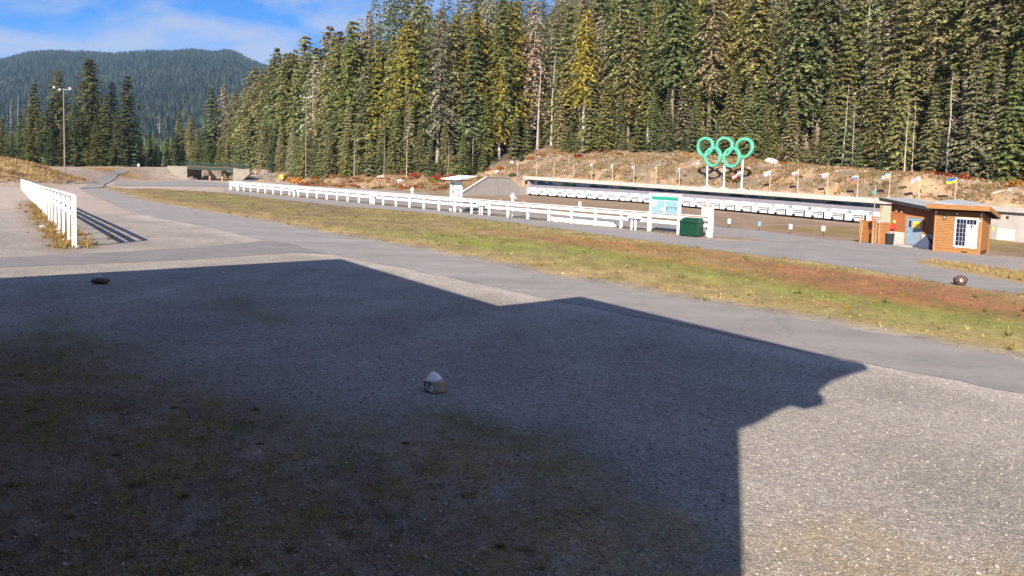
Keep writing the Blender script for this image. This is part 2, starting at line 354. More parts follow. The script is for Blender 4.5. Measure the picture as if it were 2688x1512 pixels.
for s_ in np.linspace(8, WLEN + 50, 8):
    CTRL.append(wpt(s_, 4.9, wtop(s_) + 1.0)); CTRL.append(wpt(s_, 7.6, wtop(s_) + 3.0))
for q, z in (((1209, 511), .1), ((1100, 503), .1), ((1000, 497), .1), ((900, 490), .1), ((800, 484), .2), ((740, 479), .3)):
    p = g(*q); CTRL.append(np.array([p[0], p[1], z]))
for X, Y, z in ((-92, 197, 3.45), (-76, 197, 3.45), (-70, 197, 3.4),  (-92, 205, 3.45), (-76, 205, 3.45), (-62, 188, 2.6), (-70, 180, 1.2), (-84, 178, .3), 
                (-84, 230, 1.0), *[tuple(at(*q)) for q in ((230, 471, 130), (262, 456, 150), (300, 446, 170), (350, 441, 186), (400, 440, 195), (330, 462, 165), (372, 466, 178), (425, 470, 184), (468, 471, 190), (100, 442, 165), (180, 442, 165), (0, 442, 165), (250, 440, 190), (150, 436, 195), (210, 483, 122), (275, 479, 135))], (-84, 260, 2.0), (-120, 230, 3.0), (-160, 210, 2.8), (-200, 190, 2.5), (-160, 300, 3), (-100, 330, 3), (-60, 400, 6), (-300, 300, 3), (-400, 200, 2), (-250, 450, 4), (-150, 600, 5), (-900, 300, 4), (-700, 700, 6), (-200, 150, 2)):
    CTRL.append(np.array([X, Y, z]))
CTRL = np.array(CTRL)
def tps_fit(P, lam=0.3):
    n = len(P); X = P[:, :2] / 100
    r2 = ((X[:, None] - X[None]) ** 2).sum(2); K = 0.5 * r2 * np.log(r2 + 1e-12) + lam * 1e-3 * np.eye(n)
    A = np.zeros((n + 3, n + 3)); A[:n, :n] = K; A[:n, n] = 1; A[:n, n + 1:] = X; A[n, :n] = 1; A[n + 1:, :n] = X.T
    return X, np.linalg.solve(A, np.r_[P[:, 2], 0, 0, 0])
TX, TW = tps_fit(CTRL)
def tps(x, y):
    x = np.asarray(x, float).ravel() / 100; y = np.asarray(y, float).ravel() / 100; out = np.zeros(len(x))
    for i in range(0, len(x), 20000):
        a = np.stack([x[i:i + 20000], y[i:i + 20000]], 1); r2 = ((a[:, None] - TX[None]) ** 2).sum(2)
        out[i:i + 20000] = (0.5 * r2 * np.log(r2 + 1e-12)) @ TW[:-3] + TW[-3] + a @ TW[-2:]
    return out
BERM = np.array([[-170, 112], [-120, 122], [-89, 125]], float)
def berm(x, y):
    best = np.full(np.shape(x), 1e9)
    for a, b in zip(BERM[:-1], BERM[1:]):
        d = b - a; t = np.clip(((x - a[0]) * d[0] + (y - a[1]) * d[1]) / (d @ d), 0, 1)
        best = np.minimum(best, np.hypot((x - a[0] - t * d[0]) , (y - a[1] - t * d[1])))
    return 2.5 * (1 - ss(1, 17.0, best)) * (0.93 + .14 * fbm(np.asarray(x) / 6, np.asarray(y) / 6, 5))
def ridge_z(X, Y):
    """the far wooded mountain: skyline height for a world X at its crest"""
    return X
SKY = [(-900, 260), (-400, 215), (-150, 185), (0, 168), (70, 147), (122, 143), (175, 144), (217, 148), (294, 152), (349, 147), (388, 141), (447, 142), (500, 137), (566, 142), (587, 137), (608, 139), (639, 154), (664, 168), (699, 182), (760, 205), (850, 240), (1000, 300), (1300, 380)]
MY = 3000.0
SKP = np.array([at(a, b + 5, MY) for a, b in SKY])
def mountain(x, y):
    x = np.asarray(x, float); y = np.asarray(y, float)
    xr = x * MY / np.maximum(y, 600.0)
    crest = np.interp(xr, SKP[:, 0], SKP[:, 2])
    up = ss(0, 1, np.clip((y - 800) / (MY - 800), 0, 1)) * .5 + .5 * np.clip((y - 800) / (MY - 800), 0, 1)
    dn = 1 - 0.9 * ss(MY, MY + 1500, y)
    rel = 1 + 0.10 * (fbm(x / 260, y / 420, 3) - .5) * np.clip((MY - y) / 500, 0, 1)
    return np.maximum(crest - 6, 0) * up * dn * rel * (y > 0)
def terrain(x, y):
    x = np.atleast_1d(np.asarray(x, float)); y = np.atleast_1d(np.asarray(y, float)); shp = x.shape
    d, seg = bnd_dist(x, y)
    s, t = wall_st(x, y)
    r = np.hypot(x, y)
    # range floor falling slightly to the right-hand end of the wall
    e0 = g(2127, 623); e1 = g(2447, 658)
    q = wbase(s); wgt = ss(-42, -3, t) * ss(5, 40, s)
    front = q * wgt
    hz = tps(x, y).reshape(shp)
    lw = ss(-.17, -.30, x / np.maximum(y, 1)) * ss(225, 300, r); hz = hz * (1 - lw) + 2.5 * lw
    hz = np.maximum(hz, 0.0); hz = np.where(r > 420, np.minimum(hz, 160), hz)
    w = np.where(seg == 0, (d > 2.6) * 1.0, ss(0, np.where(seg <= 4, 7, 16), d))
    fw = ss(500, 760, r)
    hz = hz * (1 - fw * ss(-10, -80, x)) 
    z = front * (1 - w) + hz * w
    z = z + berm(x, y) * (1 - ss(-75, -60, x))
    # underpass cut
    cut = ss(-92.5, -91.2, x) * (1 - ss(-78.5, -77.2, x)) * ss(168, 176, y) * (1 - ss(225, 250, y))
    z = z * (1 - cut) + 0.0 * cut
    bump = (fbm(x / 5, y / 5, 11) - .5)
    z = z + bump * 0.9 * w * ss(2, 6, d) * (1 - cut) * np.where(seg <= 2, 1.0, .3) * (d > 0)
    far = (y > 800)
    mz = mountain(x, y)
    z = np.where(far & (x < 700 + 0 * x), np.maximum(z * (1 - fw), mz), z)
    return z
# polar ground grid
NA, NR = 400, 335
ang = np.r_[np.radians(np.linspace(-178, -54, 26)), np.radians(np.linspace(-52, 52, NA)), np.radians(np.linspace(54, 182, 26))]
rad = np.r_[np.geomspace(0.6, 80.0, 190)[:-1], np.arange(80.0, 212.0, 1.1), np.geomspace(213.0, 4600.0, 72)]; NR = len(rad)
AA, RR = np.meshgrid(ang, rad)
GX = np.sin(AA) * RR; GY = np.cos(AA) * RR
GZ = terrain(GX.ravel(), GY.ravel()).reshape(GX.shape)
def zm(x, y):
    """height of the ground mesh itself"""
    x = np.asarray(x, float); y = np.asarray(y, float); r = np.maximum(np.hypot(x, y), 0.61); a = np.arctan2(x, y)
    fi = np.interp(np.log(r), np.log(rad), np.arange(NR)); fj = np.interp(a, ang, np.arange(len(ang)))
    i = np.clip(fi.astype(int), 0, NR - 2); j = np.clip(fj.astype(int), 0, len(ang) - 2); u = fi - i; v = fj - j
    return GZ[i, j] * (1 - u) * (1 - v) + GZ[i + 1, j] * u * (1 - v) + GZ[i, j + 1] * (1 - u) * v + GZ[i + 1, j + 1] * u * v
def gt(x, y, tmax=900):
    """where the line of sight of a measured point meets the ground"""
    d = ray(x, y); d = d / d[1]; Y = np.geomspace(5, tmax, 2500); P = np.array([0, 0, CAMH]) + Y[:, None] * d
    below = np.nonzero(P[:, 2] < zm(P[:, 0], P[:, 1]))[0]
    if len(below) == 0: return at(x, y, 200)
    return P[below[0]]
def onz(p): return np.array([p[0], p[1], float(zm(p[0], p[1]))])
def poly_in(x, y, P):
    x = np.asarray(x); y = np.asarray(y); c = np.zeros(x.shape, bool); n = len(P); j = n - 1
    for i in range(n):
        xi, yi = P[i][:2]; xj, yj = P[j][:2]
        c ^= ((yi > y) != (yj > y)) & (x < (xj - xi) * (y - yi) / (yj - yi + 1e-12) + xi); j = i
    return c
# measured outlines of the flat zones (photo positions -> ground)
R1U = [(267, 493), (290, 502), (352, 523), (400, 532), (578, 562), (711, 585), (800, 603), (1017, 640), (1204, 676), (1421, 720), (1600, 749), (1748, 778), (1969, 815), (2200, 855), (2286, 872), (2688, 946), (3000, 1004)]
R1L = [(207, 494), (228, 508), (269, 525), (311, 544), (400, 570), (545, 596), (669, 626), (752, 640), (871, 669), (1073, 706), (1197, 733), (1359, 768), (1514, 800), (1591, 815), (1754, 848), (1914, 881), (2203, 943), (2397, 977), (2508, 999), (2688, 1034), (3000, 1094)]
R2U = [(-300, 690), (0, 676), (175, 669), (349, 659), (500, 651), (607, 641), (690, 632), (752, 640)]
R2L = [(-300, 716), (0, 703), (140, 697), (330, 689), (500, 681), (586, 676), (690, 668), (793, 664), (871, 669)]
R3 = [(590, 496), (710, 513), (897, 528), (1080, 544), (1282, 562), (1480, 585), (1594, 594), (1803, 624), (1860, 629), (1900, 632), (1960, 634), (1999, 631), (1960, 624), (1900, 617), (1862, 609), (1803, 604), (1600, 580), (1480, 571), (1282, 551), (1080, 535), (900, 520), (720, 506), (616, 493),
      (640, 484), (740, 482), (840, 490), (1000, 501), (1200, 519), (1400, 548), (1640, 572), (1871, 594), (1999, 606), (2127, 623), (2256, 636), (2335, 641), (2400, 654), (2447, 659), (2590, 678), (2688, 697), (2900, 730), (2900, 750), (2688, 715), (2528, 693), (2430, 682), (2404, 686), (2401, 693), (2490, 708), (2586, 727), (2688, 745), (2900, 782),
      (2900, 806), (2688, 773), (2540, 754), (2444, 737), (2336, 719), (2170, 692), (2042, 676), (1957, 667), (1850, 653), (1788, 643), (1594, 618), (1480, 602), (1266, 575), (1080, 555), (900, 541), (710, 521), (586, 504)]
FIELD = R1U[::-1] + [(262, 486), (330, 496), (400, 495), (586, 505)] + R3[-2:-19:-1]
FIELDW = [g(*q)[:2] for q in FIELD]
WEDGE = [g(*q)[:2] for q in ((2401, 690), (2430, 682), (2528, 692), (2688, 715), (2900, 750), (2900, 782), (2688, 745), (2586, 727), (2490, 708))]
RD = np.array([0.62, -0.785]); RDn = np.array([0.785, 0.62])
def blob(x, y, px, py, la, lb):
    p = g(px, py); dx = x - p[0]; dy = y - p[1]; a = (dx * RD[0] + dy * RD[1]) / la; b = (dx * RDn[0] + dy * RDn[1]) / lb
    return np.exp(-(a * a + b * b))
R1LW = np.array([g(*q)[:2] for q in R1L])
R1UW = np.array([g(*q)[:2] for q in R1U])
def dist_line(x, y, L):
    best = np.full(np.shape(x), 1e9)
    for a, b in zip(L[:-1], L[1:]):
        d = b - a; t = np.clip(((x - a[0]) * d[0] + (y - a[1]) * d[1]) / (d @ d + 1e-9), 0, 1)
        best = np.minimum(best, np.hypot(x - a[0] - t * d[0], y - a[1] - t * d[1]))
    return best
GRAVEL = np.array([0.240, 0.221, 0.203]); SANDY = np.array([0.30, 0.255, 0.225]); SOIL = np.array([0.35, 0.235, 0.14]); STRAW = np.array([0.285, 0.220, 0.108])
OLIVE = np.array([0.205, 0.178, 0.066]); GREEN = np.array([0.175, 0.190, 0.052]); REDM = np.array([0.235, 0.112, 0.062]); ORNG = np.array([0.235, 0.125, 0.045]); MOSS = np.array([0.128, 0.116, 0.042]); DUFF = np.array([0.09, 0.065, 0.045]); DRY = np.array([0.178, 0.136, 0.09]); BROWN = np.array([0.155, 0.120, 0.085])
def lerp(a, b, w): return a * (1 - w[:, None]) + b * w[:, None]
GREENS = [(1610, 668, 9, 1.6), (1560, 660, 6, 1.2), (1940, 728, 5, 1.5), (2090, 745, 3.5, 1.2), (2250, 790, 5, 1.8), (2380, 800, 4, 1.5), (1150, 617, 2, 1), (1350, 650, 6, 2), (560, 520, 12, 2.2), (1800, 700, 4, 1.2), (2550, 830, 6, 2.2), (2300, 845, 4, 2), (1250, 640, 5, 2), (1010, 612, 4, 1.5)]
REDS = [(1530, 639, 9, 1.0), (1650, 643, 6, .8), (1460, 634, 5, .7), (2060, 700, 6, 1.1), (2200, 735, 6, 2.2), (2330, 765, 5, 2.2), (2150, 715, 5, 1.5), (2450, 790, 6, 1.6), (1885, 665, 4, .7), (2620, 800, 5, 1.5), (2190, 800, 1.2, .5), (2400, 745, 4, 1.2)]
ORNGS = [(1560, 634, 6, .6), (1770, 687, 4.5, .8), (1700, 640, 5, .5), (2470, 800, 2.5, 1.0)]
def field_colour(x, y):
    n = fbm(x / 2.2, y / 2.2, 31); n2 = fbm(x / .7, y / .7, 41)
    c = lerp(np.tile(OLIVE, (len(x), 1)), STRAW, np.clip(0.35 + 1.8 * (n - .45), 0, 1))
    left = ss(10, -22, x)
    c = lerp(c, DRY * .9, left * ss(.30, .62, n) * .85)
    for P, K in ((GREENS, GREEN), (REDS, REDM), (ORNGS, ORNG)):
        for px, py, la, lb in P: c = lerp(c, K, np.clip(blob(x, y, px, py, la, lb) * (-.35 + 2.6 * n2), 0, 1) * .8)
    d = dist_line(x, y, R1UW)
    c = lerp(c, STRAW * .95, (1 - ss(1.0, 5.5, d + 3.5 * (n - .5))) * .8)
    c = lerp(c, GRAVEL * 1.02, (1 - ss(0.15, 1.5, d + 2.2 * (n2 - .55))) * .85)
    return c * (0.6 + .8 * n2)[:, None]
NEARG = [(-100, 880), (0, 892), (250, 905), (500, 960), (760, 1010), (900, 1075), (1150, 1100), (1500, 1170), (1700, 1260), (1850, 1370), (1950, 1400), (2300, 1370), (2688, 1390), (2900, 1400)]
NEARW = np.array([g(*q)[:2] for q in NEARG])
def colours(x, y, z):
    n = len(x); c = np.tile(GRAVEL, (n, 1)); veg = np.zeros(n)
    f1 = fbm(x / 3, y / 3, 51); f2 = fbm(x / .8, y / .8, 61); f4 = fbm(x / .22, y / .22, 91); f3 = fbm(x / 12, y / 12, 71)
    # sandier far left / bridge area
    w = ss(45, 75, y) * ss(-10, -40, x); c = lerp(c, SANDY * 1.05, w)
    c = lerp(c, GRAVEL * .72, ss(.52, .75, f1) * .5 * (y < 45))
    dl = dist_line(x, y, R1LW); c = lerp(c, GRAVEL * 1.34, (1 - ss(.2, 2.2, dl + 1.4 * (f2 - .5))) * .8 * (y < 60))
    # foreground: moss and thin grass
    yb = np.interp(x, NEARW[:, 0], NEARW[:, 1]); dn = yb - y          # >0 nearer than the fringe
    wv = ss(-1.2, 2.6, dn + 3.4 * (f1 - .5)) * (y < 20) * (y > 0)
    side = ss(3.2, -2.5, x - .15 * y)
    gcol = lerp(np.tile(BROWN * 1.1, (n, 1)), MOSS * 1.15, ss(.50, .66, .55 * f2 + .45 * f4)); gcol = lerp(gcol, GRAVEL * .45, ss(.5, .7, fbm(x / .5, y / .5, 131)) * .5); gcol = lerp(gcol, STRAW * .8, ss(.55, .8, f1) * .5)
    wv = wv * (0.25 + .70 * side) * np.clip(-.30 + 1.1 * f2 + 1.5 * f4, 0, 1)
    c = lerp(c, gcol, wv); veg = np.maximum(veg, wv * .55)
    wr = ss(-.5, 1.5, dn + 2.2 * (f1 - .5)) * (1 - side) * (y < 20) * (y > 0) * np.clip(-.5 + 2.2 * f2, 0, 1) * .8; c = lerp(c, STRAW * .95, wr); veg = np.maximum(veg, wr * .6)
    for px, py, la, lb in ((1330, 1150, 1.5, .45), (1230, 1110, 1.0, .35), (640, 810, 3, .8), (150, 880, 3, .7)):
        w = np.clip(blob(x, y, px, py, la, lb) * (-.6 + 1.3 * f2 + 1.4 * f4), 0, 1) * .6; c = lerp(c, MOSS * .9, w); veg = np.maximum(veg, w * .5)
    inside = poly_in(x, y, FIELDW)
    if inside.any():
        c[inside] = field_colour(x[inside], y[inside]); veg[inside] = .8
    iw = poly_in(x, y, WEDGE); c[iw] = (STRAW * 1.05) * (.75 + .5 * f2[iw])[:, None]; veg[iw] = .8
    # strip under the left fence
    lf = dist_line(x, y, np.array([g(195, 652)[:2], g(60, 500)[:2]])); w = (1 - ss(.5, 2.0, lf + 1.5 * (f2 - .5))) * .75 * (y < 75); c = lerp(c, BROWN * 1.2, w); veg = np.maximum(veg, w * .6)
    rfl = np.array([g(590, 500)[:2], g(1864, 623)[:2], g(1990, 631)[:2]]); w = (1 - ss(.45, 1.0, dist_line(x, y, rfl) + .5 * (f2 - .5))) * (y > 40); c = lerp(c, DRY * 1.25, w * .9); veg = np.maximum(veg, w * .8)
    # rising ground
    d, seg = bnd_dist(x, y); s, t = wall_st(x, y)
    bank = (d > .5) & (y > 0)
    if bank.any():
        b = np.tile(DRY, (n, 1)); b = lerp(b, SOIL, ss(.42, .58, f1)); b = lerp(b, BROWN * 1.1, ss(.50, .64, f2) * .85); b = lerp(b, np.array([.17, .15, .12]), ss(.52, .66, fbm(x / 1.6, y / 1.6, 151)) * .7)
        # forest floor distance
        df = dist_line(x, y, FP[:, :2]); sgn = np.interp(x, FP[:, 0], FP[:, 1]) < y
        b = lerp(b, DUFF, np.where(sgn, ss(0, 4, df), 0.0))
        low = (seg >= 1) & (seg <= 4); lw = np.where(low, 1.0, 0.0)
        b = lerp(b, np.array([0.22, .12, .06]) * (0.7 + .6 * f2)[:, None] if False else np.array([0.20, .125, .065]), lw * .7 * ss(2, 8, d))
        lft = seg >= 5
        b = lerp(b, SANDY, np.where(lft & (x > -112), .75, 0.0))
        grav = (s > WLEN + 2) & (t > 0); b = lerp(b, SOIL * 1.1, np.where(grav, .6, 0))
        c[bank] = b[bank]; veg[bank] = .75
    # range floor
    rf = (d < .5) & (t > -38) & (t < 2) & (s > -6) & (y > 40)
    c[rf] = (np.array([0.225, .17, .125]) * (.75 + .5 * f1[rf])[:, None]); veg[rf] = .5
    rg = (d < .5) & (s > WLEN + 1) & (t > -30); c[rg] = (STRAW * .7) * (.7 + .6 * f2[rg])[:, None]; veg[rg] = .8
    bm = berm(x, y); w = ss(.25, .9, bm) * (x < -70); gold = lerp(np.tile(np.array([.34, .245, .115]), (n, 1)), np.array([.23, .155, .085]), ss(.45, .65, f1)); c = lerp(c, gold, w); veg = np.maximum(veg, w)
    # mound left of the bridge
    w = np.exp(-(((x + 100) / 7) ** 2 + ((y - 176) / 7) ** 2)); c = lerp(c, np.array([.27, .17, .07]), np.clip(1.4 * w, 0, 1)); veg = np.maximum(veg, w)
    far = y > 800; c[far] = np.array([.014, .022, .014]); veg[far] = .8
    fl = (np.hypot(x, y) > 260) & ~far; c[fl] = np.array([.06, .06, .03]); veg[fl] = .8
    return np.clip(c, 0, 1), veg
gx, gy, gz = GX.ravel(), GY.ravel(), GZ.ravel()
gc, gveg = colours(gx, gy, gz)
NC = len(ang); ii, jj = np.meshgrid(np.arange(NR - 1), np.arange(NC - 1), indexing='ij'); i0 = (ii * NC + jj).ravel()
F = np.stack([i0, i0 + 1, i0 + NC + 1, i0 + NC], 1)[:, ::-1]
me = npmesh('ground', np.stack([gx, gy, gz], 1), F, 'ground', gc)
setcol(me, np.repeat(gveg[:, None], 3, 1), 'Veg')
me.polygons.foreach_set('use_smooth', [True] * len(me.polygons))
ground = link('ground', me); tag(ground, kind='structure')

# ------------------------------------------------------------------ roads
def densify(P, step=1.2, jit=0.0, closed=True):
    out = []; n = len(P)
    for i in range(n if closed else n - 1):
        a = np.array(P[i]); b = np.array(P[(i + 1) % n]); k = max(1, int(np.linalg.norm(b - a) / step))
        for t in range(k):
            p = a + (b - a) * t / k
            out.append(p)
    out = np.array(out)
    if jit: out = out + (np.stack([fbm(out[:, 0] / .8, out[:, 1] / .8, 3), fbm(out[:, 0] / .8, out[:, 1] / .8, 8)], 1) - .5) * jit
    return out
def flat_sheet(name, px, m, z, label=None, step=.45, jit=.55):
    P = densify([g(*q)[:2] for q in px], step, jit)
    tri = tessellate_polygon([[Vector((p[0], p[1], 0)) for p in P]])
    v = np.array([(p[0], p[1], z) for p in P]); f = []
    for t in tri:
        a, b, c = t
        nz = (v[b][0] - v[a][0]) * (v[c][1] - v[a][1]) - (v[b][1] - v[a][1]) * (v[c][0] - v[a][0])
        f.append((a, b, c) if nz > 0 else (a, c, b))
    me = npmesh(name, v, np.array(f), m); o = link(name, me); tag(o, label, kind='structure'); return o
def ribbon(name, A, B, m, off, n=40, k=4):
    A = np.array(A); B = np.array(B)
    def res(P):
        d = np.r_[0, np.cumsum(np.hypot(*np.diff(P, axis=0).T))]; t = np.linspace(0, d[-1], n); return np.stack([np.interp(t, d, P[:, 0]), np.interp(t, d, P[:, 1])], 1)
    A, B = res(A), res(B); V = []; 
    for i in range(n):
        for j in range(k + 1):
            p = A[i] * (1 - j / k) + B[i] * j / k; V.append((p[0], p[1], float(zm(p[0], p[1])) + off))
    f = [(i * (k + 1) + j, i * (k + 1) + j + 1, (i + 1) * (k + 1) + j + 1, (i + 1) * (k + 1) + j) for i in range(n - 1) for j in range(k)]
    me = npmesh(name, np.array(V), np.array(f), m); o = link(name, me); tag(o, kind='structure'); return o
flat_sheet('side_road', R2U + R2L[::-1], 'asphalt_dark', 0.008)
flat_sheet('near_road', R1U + R1L[::-1], 'asphalt', 0.012)
flat_sheet('stadium_road', R3, 'asphalt', 0.010)
gq = lambda L: [gt(*q)[:2] for q in L]
ribbon('hill_road', gq([(267, 494), (284, 480), (312, 458), (340, 448)]), gq([(207, 495), (226, 488), (248, 472), (275, 457), (305, 446)]), 'asphalt', 0.10, 60)
ribbon('underpass_path', gq([(300, 474), (400, 477), (490, 474), (560, 479), (600, 483)]), gq([(300, 487), (400, 488), (500, 489), (570, 490), (610, 492)]), 'asphalt', 0.06, 40)
ribbon('ramp_path', gq([(604, 480), (640, 470), (690, 459), (740, 449)]), gq([(618, 487), (660, 475), (710, 463), (768, 452)]), 'asphalt', 0.10, 40)

# ------------------------------------------------------------------ fences
def fence(name, label, A, B, nspan, hts, post, boards, cap, group=None):
    """hts(i) height at post i; boards: list of (centre fraction, height)"""
    A = np.array(A); B = np.array(B); d = (B - A)[:2]; L = np.linalg.norm(d); d /= L; rz = math.atan2(d[1], d[0]); n = np.array([-d[1], d[0]])
    if n @ -A[:2] < 0: n = -n           # camera side
    root = empty(name, A); tag(root, label, 'fence', group)
    P = [A + (B - A) * i / nspan for i in range(nspan + 1)]; H = [hts(i / nspan) for i in range(nspan + 1)]
    for i, p in enumerate(P):
        w = post * (1.6 if i in (0, nspan) else 1)
        r_ = random.uniform(-.02, .02)
        MB().box((p[0], p[1], H[i] / 2 - .1), (w, w, H[i] + .2 - .04), rz + r_).build('post', 'white_paint', root)
    for i in range(nspan):
        a, b = P[i], P[i + 1]
        for fr, bh in boards:
            o = n * (post / 2 + .025)
            za = fr * H[i] + random.uniform(-.012, .012); zb = fr * H[i + 1] + random.uniform(-.012, .012)
            e = np.array([d[0], d[1], 0]) * .006
            MB().beam(np.array([a[0] + o[0], a[1] + o[1], za]) + e, np.array([b[0] + o[0], b[1] + o[1], zb]) - e, .045, bh).build('rail', 'white_paint', root)
        o = n * .05
        MB().beam((a[0] + o[0], a[1] + o[1], H[i] + .0), (b[0] + o[0], b[1] + o[1], H[i + 1] + .0), cap, .05).build('cap_rail', 'white_paint', root)
    return root, P
LFA = g(195, 650); LFB = g(57, 498)
lfh = lambda t: float(np.interp(36 + t * 66, [36, 42.6, 58, 83, 102], [2.70, 2.58, 2.22, 1.8, 1.5]))
fence('tall_rail_fence', 'tall white rail fence by the gravel lot at the far left', LFA, LFB, 24, lfh, .13, [(.83, .27), (.67, .25)], .3)
RFA = g(605, 499); RFB = g(1864, 623)
rf_root, RFP = fence('rail_fence', 'long white rail fence running along the paved road before the range', RFA, RFB, 33, lambda t: 1.62, .19, [(.845, .24), (.56, .27)], .2)
fd = (RFB - RFA)[:2] / np.linalg.norm((RFB - RFA)[:2]); fn = np.array([fd[1], -fd[0]]); fn = fn if fn @ -RFA[:2] > 0 else -fn; FRZ = math.atan2(fd[1], fd[0])
def P3(p, z): return np.array([p[0], p[1], z])
def onf(px, off=0.0):
    """point on the fence line seen at photo column px, moved `off` m towards the camera"""
    lo, hi = 0.0, 1.0
    def col(t):
        p = RFA + (RFB - RFA) * t; q = RN.T @ (p - np.array([0, 0, CAMH])); return SW / 2 + FPX * q[0] / -q[2]
    for _ in range(40):
        m_ = (lo + hi) / 2
        if col(m_) < px: lo = m_
        else: hi = m_
    p = RFA + (RFB - RFA) * lo; return p[:2] + fn * off
fd3 = np.array([fd[0], fd[1], 0]); fn3 = np.array([fn[0], fn[1], 0])
def fbox(mb, p, a0, a1, z0, z1, d0, d1):
    """box in the fence's frame: along a0..a1, height z0..z1, depth d0..d1 (towards the camera)"""
    p = P3(p, 0); Q = []
    for z in (z0, z1):
        for a, d in ((a0, d1), (a1, d1), (a1, d0), (a0, d0)): Q.append(p + fd3 * a + fn3 * d + np.array([0, 0, z]))
    return mb.hexa(Q)
# number markers standing above the fence
for px, lab in ((1080, 'small white number marker standing above the fence, left of the roofed sign'), (1343, 'small white number marker standing above the fence, right of the roofed sign')):
    p = onf(px, -.05); r = empty('fence_marker', P3(p, 0)); tag(r, lab, 'marker', 'number markers on the fence')
    fbox(MB(), p, -.11, .11, 1.66, 2.5, -.12, .06).build('post', 'white_paint', r); fbox(MB(), p, -.3, .45, 2.08, 2.28, .065, .10).build('crosspiece', 'white_sign', r)
p = onf(1519, -.05); r = empty('fence_marker', P3(p, 0)); tag(r, 'small white marker box with red dot above the fence, left of the blue board', 'marker', 'number markers on the fence')
fbox(MB(), p, -.1, .1, 1.66, 2.1, -.1, .06).build('post', 'white_paint', r); fbox(MB(), p, -.06, .06, 1.8, 1.92, .062, .075).build('dot', 'sign_red', r)
# map board
p = onf(1709.6, .22); q = onf(1785, .22); bw = np.linalg.norm(q - p); r = empty('map_board', P3(p, 0)); tag(r, 'large pale blue map board with green header, on white posts at the fence', 'sign')
for a in (0, bw): fbox(MB(), p, a - .1, a + .1, -.1, 3.12, -.08, .08).build('post', 'white_paint', r)
pn = fbox(MB(), p, .1, bw - .1, 1.58, 3.02, -.02, .05).build('panel', 'sign_blue2', r)
fbox(MB(), p, -.12, bw + .12, 3.13, 3.24, -.1, .14).build('top_rail', 'white_paint', r)
fbox(MB(), p, .11, bw - .11, 2.72, 2.98, .051, .056).build('header', 'sign_teal', pn)
for a0, a1, z0, z1, m_ in ((.14, .75, 1.65, 2.1, 'sign_blue'), (.8, 1.35, 2.0, 2.62, 'sign_blue'), (.72, 1.3, 1.68, 1.86, 'ink_soft'), (1.1, 1.25, 1.7, 2.1, 'white_sign'), (.2, .6, 2.25, 2.6, 'white_sign'), (1.5, 2.6, 1.66, 2.6, 'sign_blue'), (.62, .74, 2.2, 2.6, 'ink_soft'), (1.42, 1.46, 1.66, 2.66, 'white_sign'),(1.14, 1.22, 1.8, 1.98, 'ink')):
    if a1 < bw - .12: fbox(MB(), p, a0, a1, z0, z1, .057, .061 + random.uniform(0, .004)).build('print', m_, pn)
for a in np.linspace(1.6, max(1.7, bw - .35), 5):
    fbox(MB(), p, a, a + .09, 2.02 + random.uniform(-.1, .1), 2.2, .067, .071).build('print', 'ink', pn); fbox(MB(), p, a, a + .11, 1.7, 1.8, .067, .071).build('print', 'ink_soft', pn)
# small notice with two sheets beside the bin
p = onf(1836, -.25); q = onf(1866, -.25); bw = np.linalg.norm(q - p); r = empty('notice_stand', P3(p, 0)); tag(r, 'narrow notice stand with a red headed and a grey sheet behind the green bin', 'sign')
for a in (0, bw / 2, bw): fbox(MB(), p, a - .04, a + .04, -.1, 2.5, -.04, .04).build('post', 'white_paint', r)
for k, (m1, m2) in enumerate((('sign_pink', 'sign_red'), ('sign_grey', 'ink_soft'))):
    a0 = k * bw / 2 + .05; a1 = (k + 1) * bw / 2 - .05
    sh = fbox(MB(), p, a0, a1, 1.35, 2.6, .045, .08).build('sheet', m1, r); fbox(MB(), p, a0 + .02, a1 - .02, 2.36, 2.56, .081, .085).build('header', m2, sh)
# green bin
p = onf(1806, .75); r = empty('waste_bin', P3(p, 0)); tag(r, 'dark green metal bear-proof waste bin with sloped lid at the fence end', 'bin')
bodyw, dd = 1.52, 1.05
def bins(a, d, z): return P3(p, 0) + fd3 * a + fn3 * d + np.array([0, 0, z])
MB().hexa([bins(0, .5, .06), bins(bodyw, .5, .06), bins(bodyw, -.5, .06), bins(0, -.5, .06), bins(0, .5, 1.1), bins(bodyw, .5, 1.1), bins(bodyw, -.5, 1.1), bins(0, -.5, 1.1)]).build('body', 'bin_green', r)
lid = MB().hexa([bins(-.07, .58, 1.105), bins(bodyw + .07, .58, 1.105), bins(bodyw + .07, -.56, 1.105), bins(-.07, -.56, 1.105), bins(.1, .12, 1.47), bins(bodyw - .1, .12, 1.47), bins(bodyw - .1, -.5, 1.47), bins(.1, -.5, 1.47)]).build('lid', 'bin_green', r)
MB().beam(bins(.5, .56, 1.2), bins(1.0, .56, 1.2), .05, .05).build('handle', 'dark', lid)
for a in (.12, bodyw - .12):
    MB().beam(bins(a, .4, .03), bins(a, -.4, .03), .12, .06).build('skid', 'dark', r)
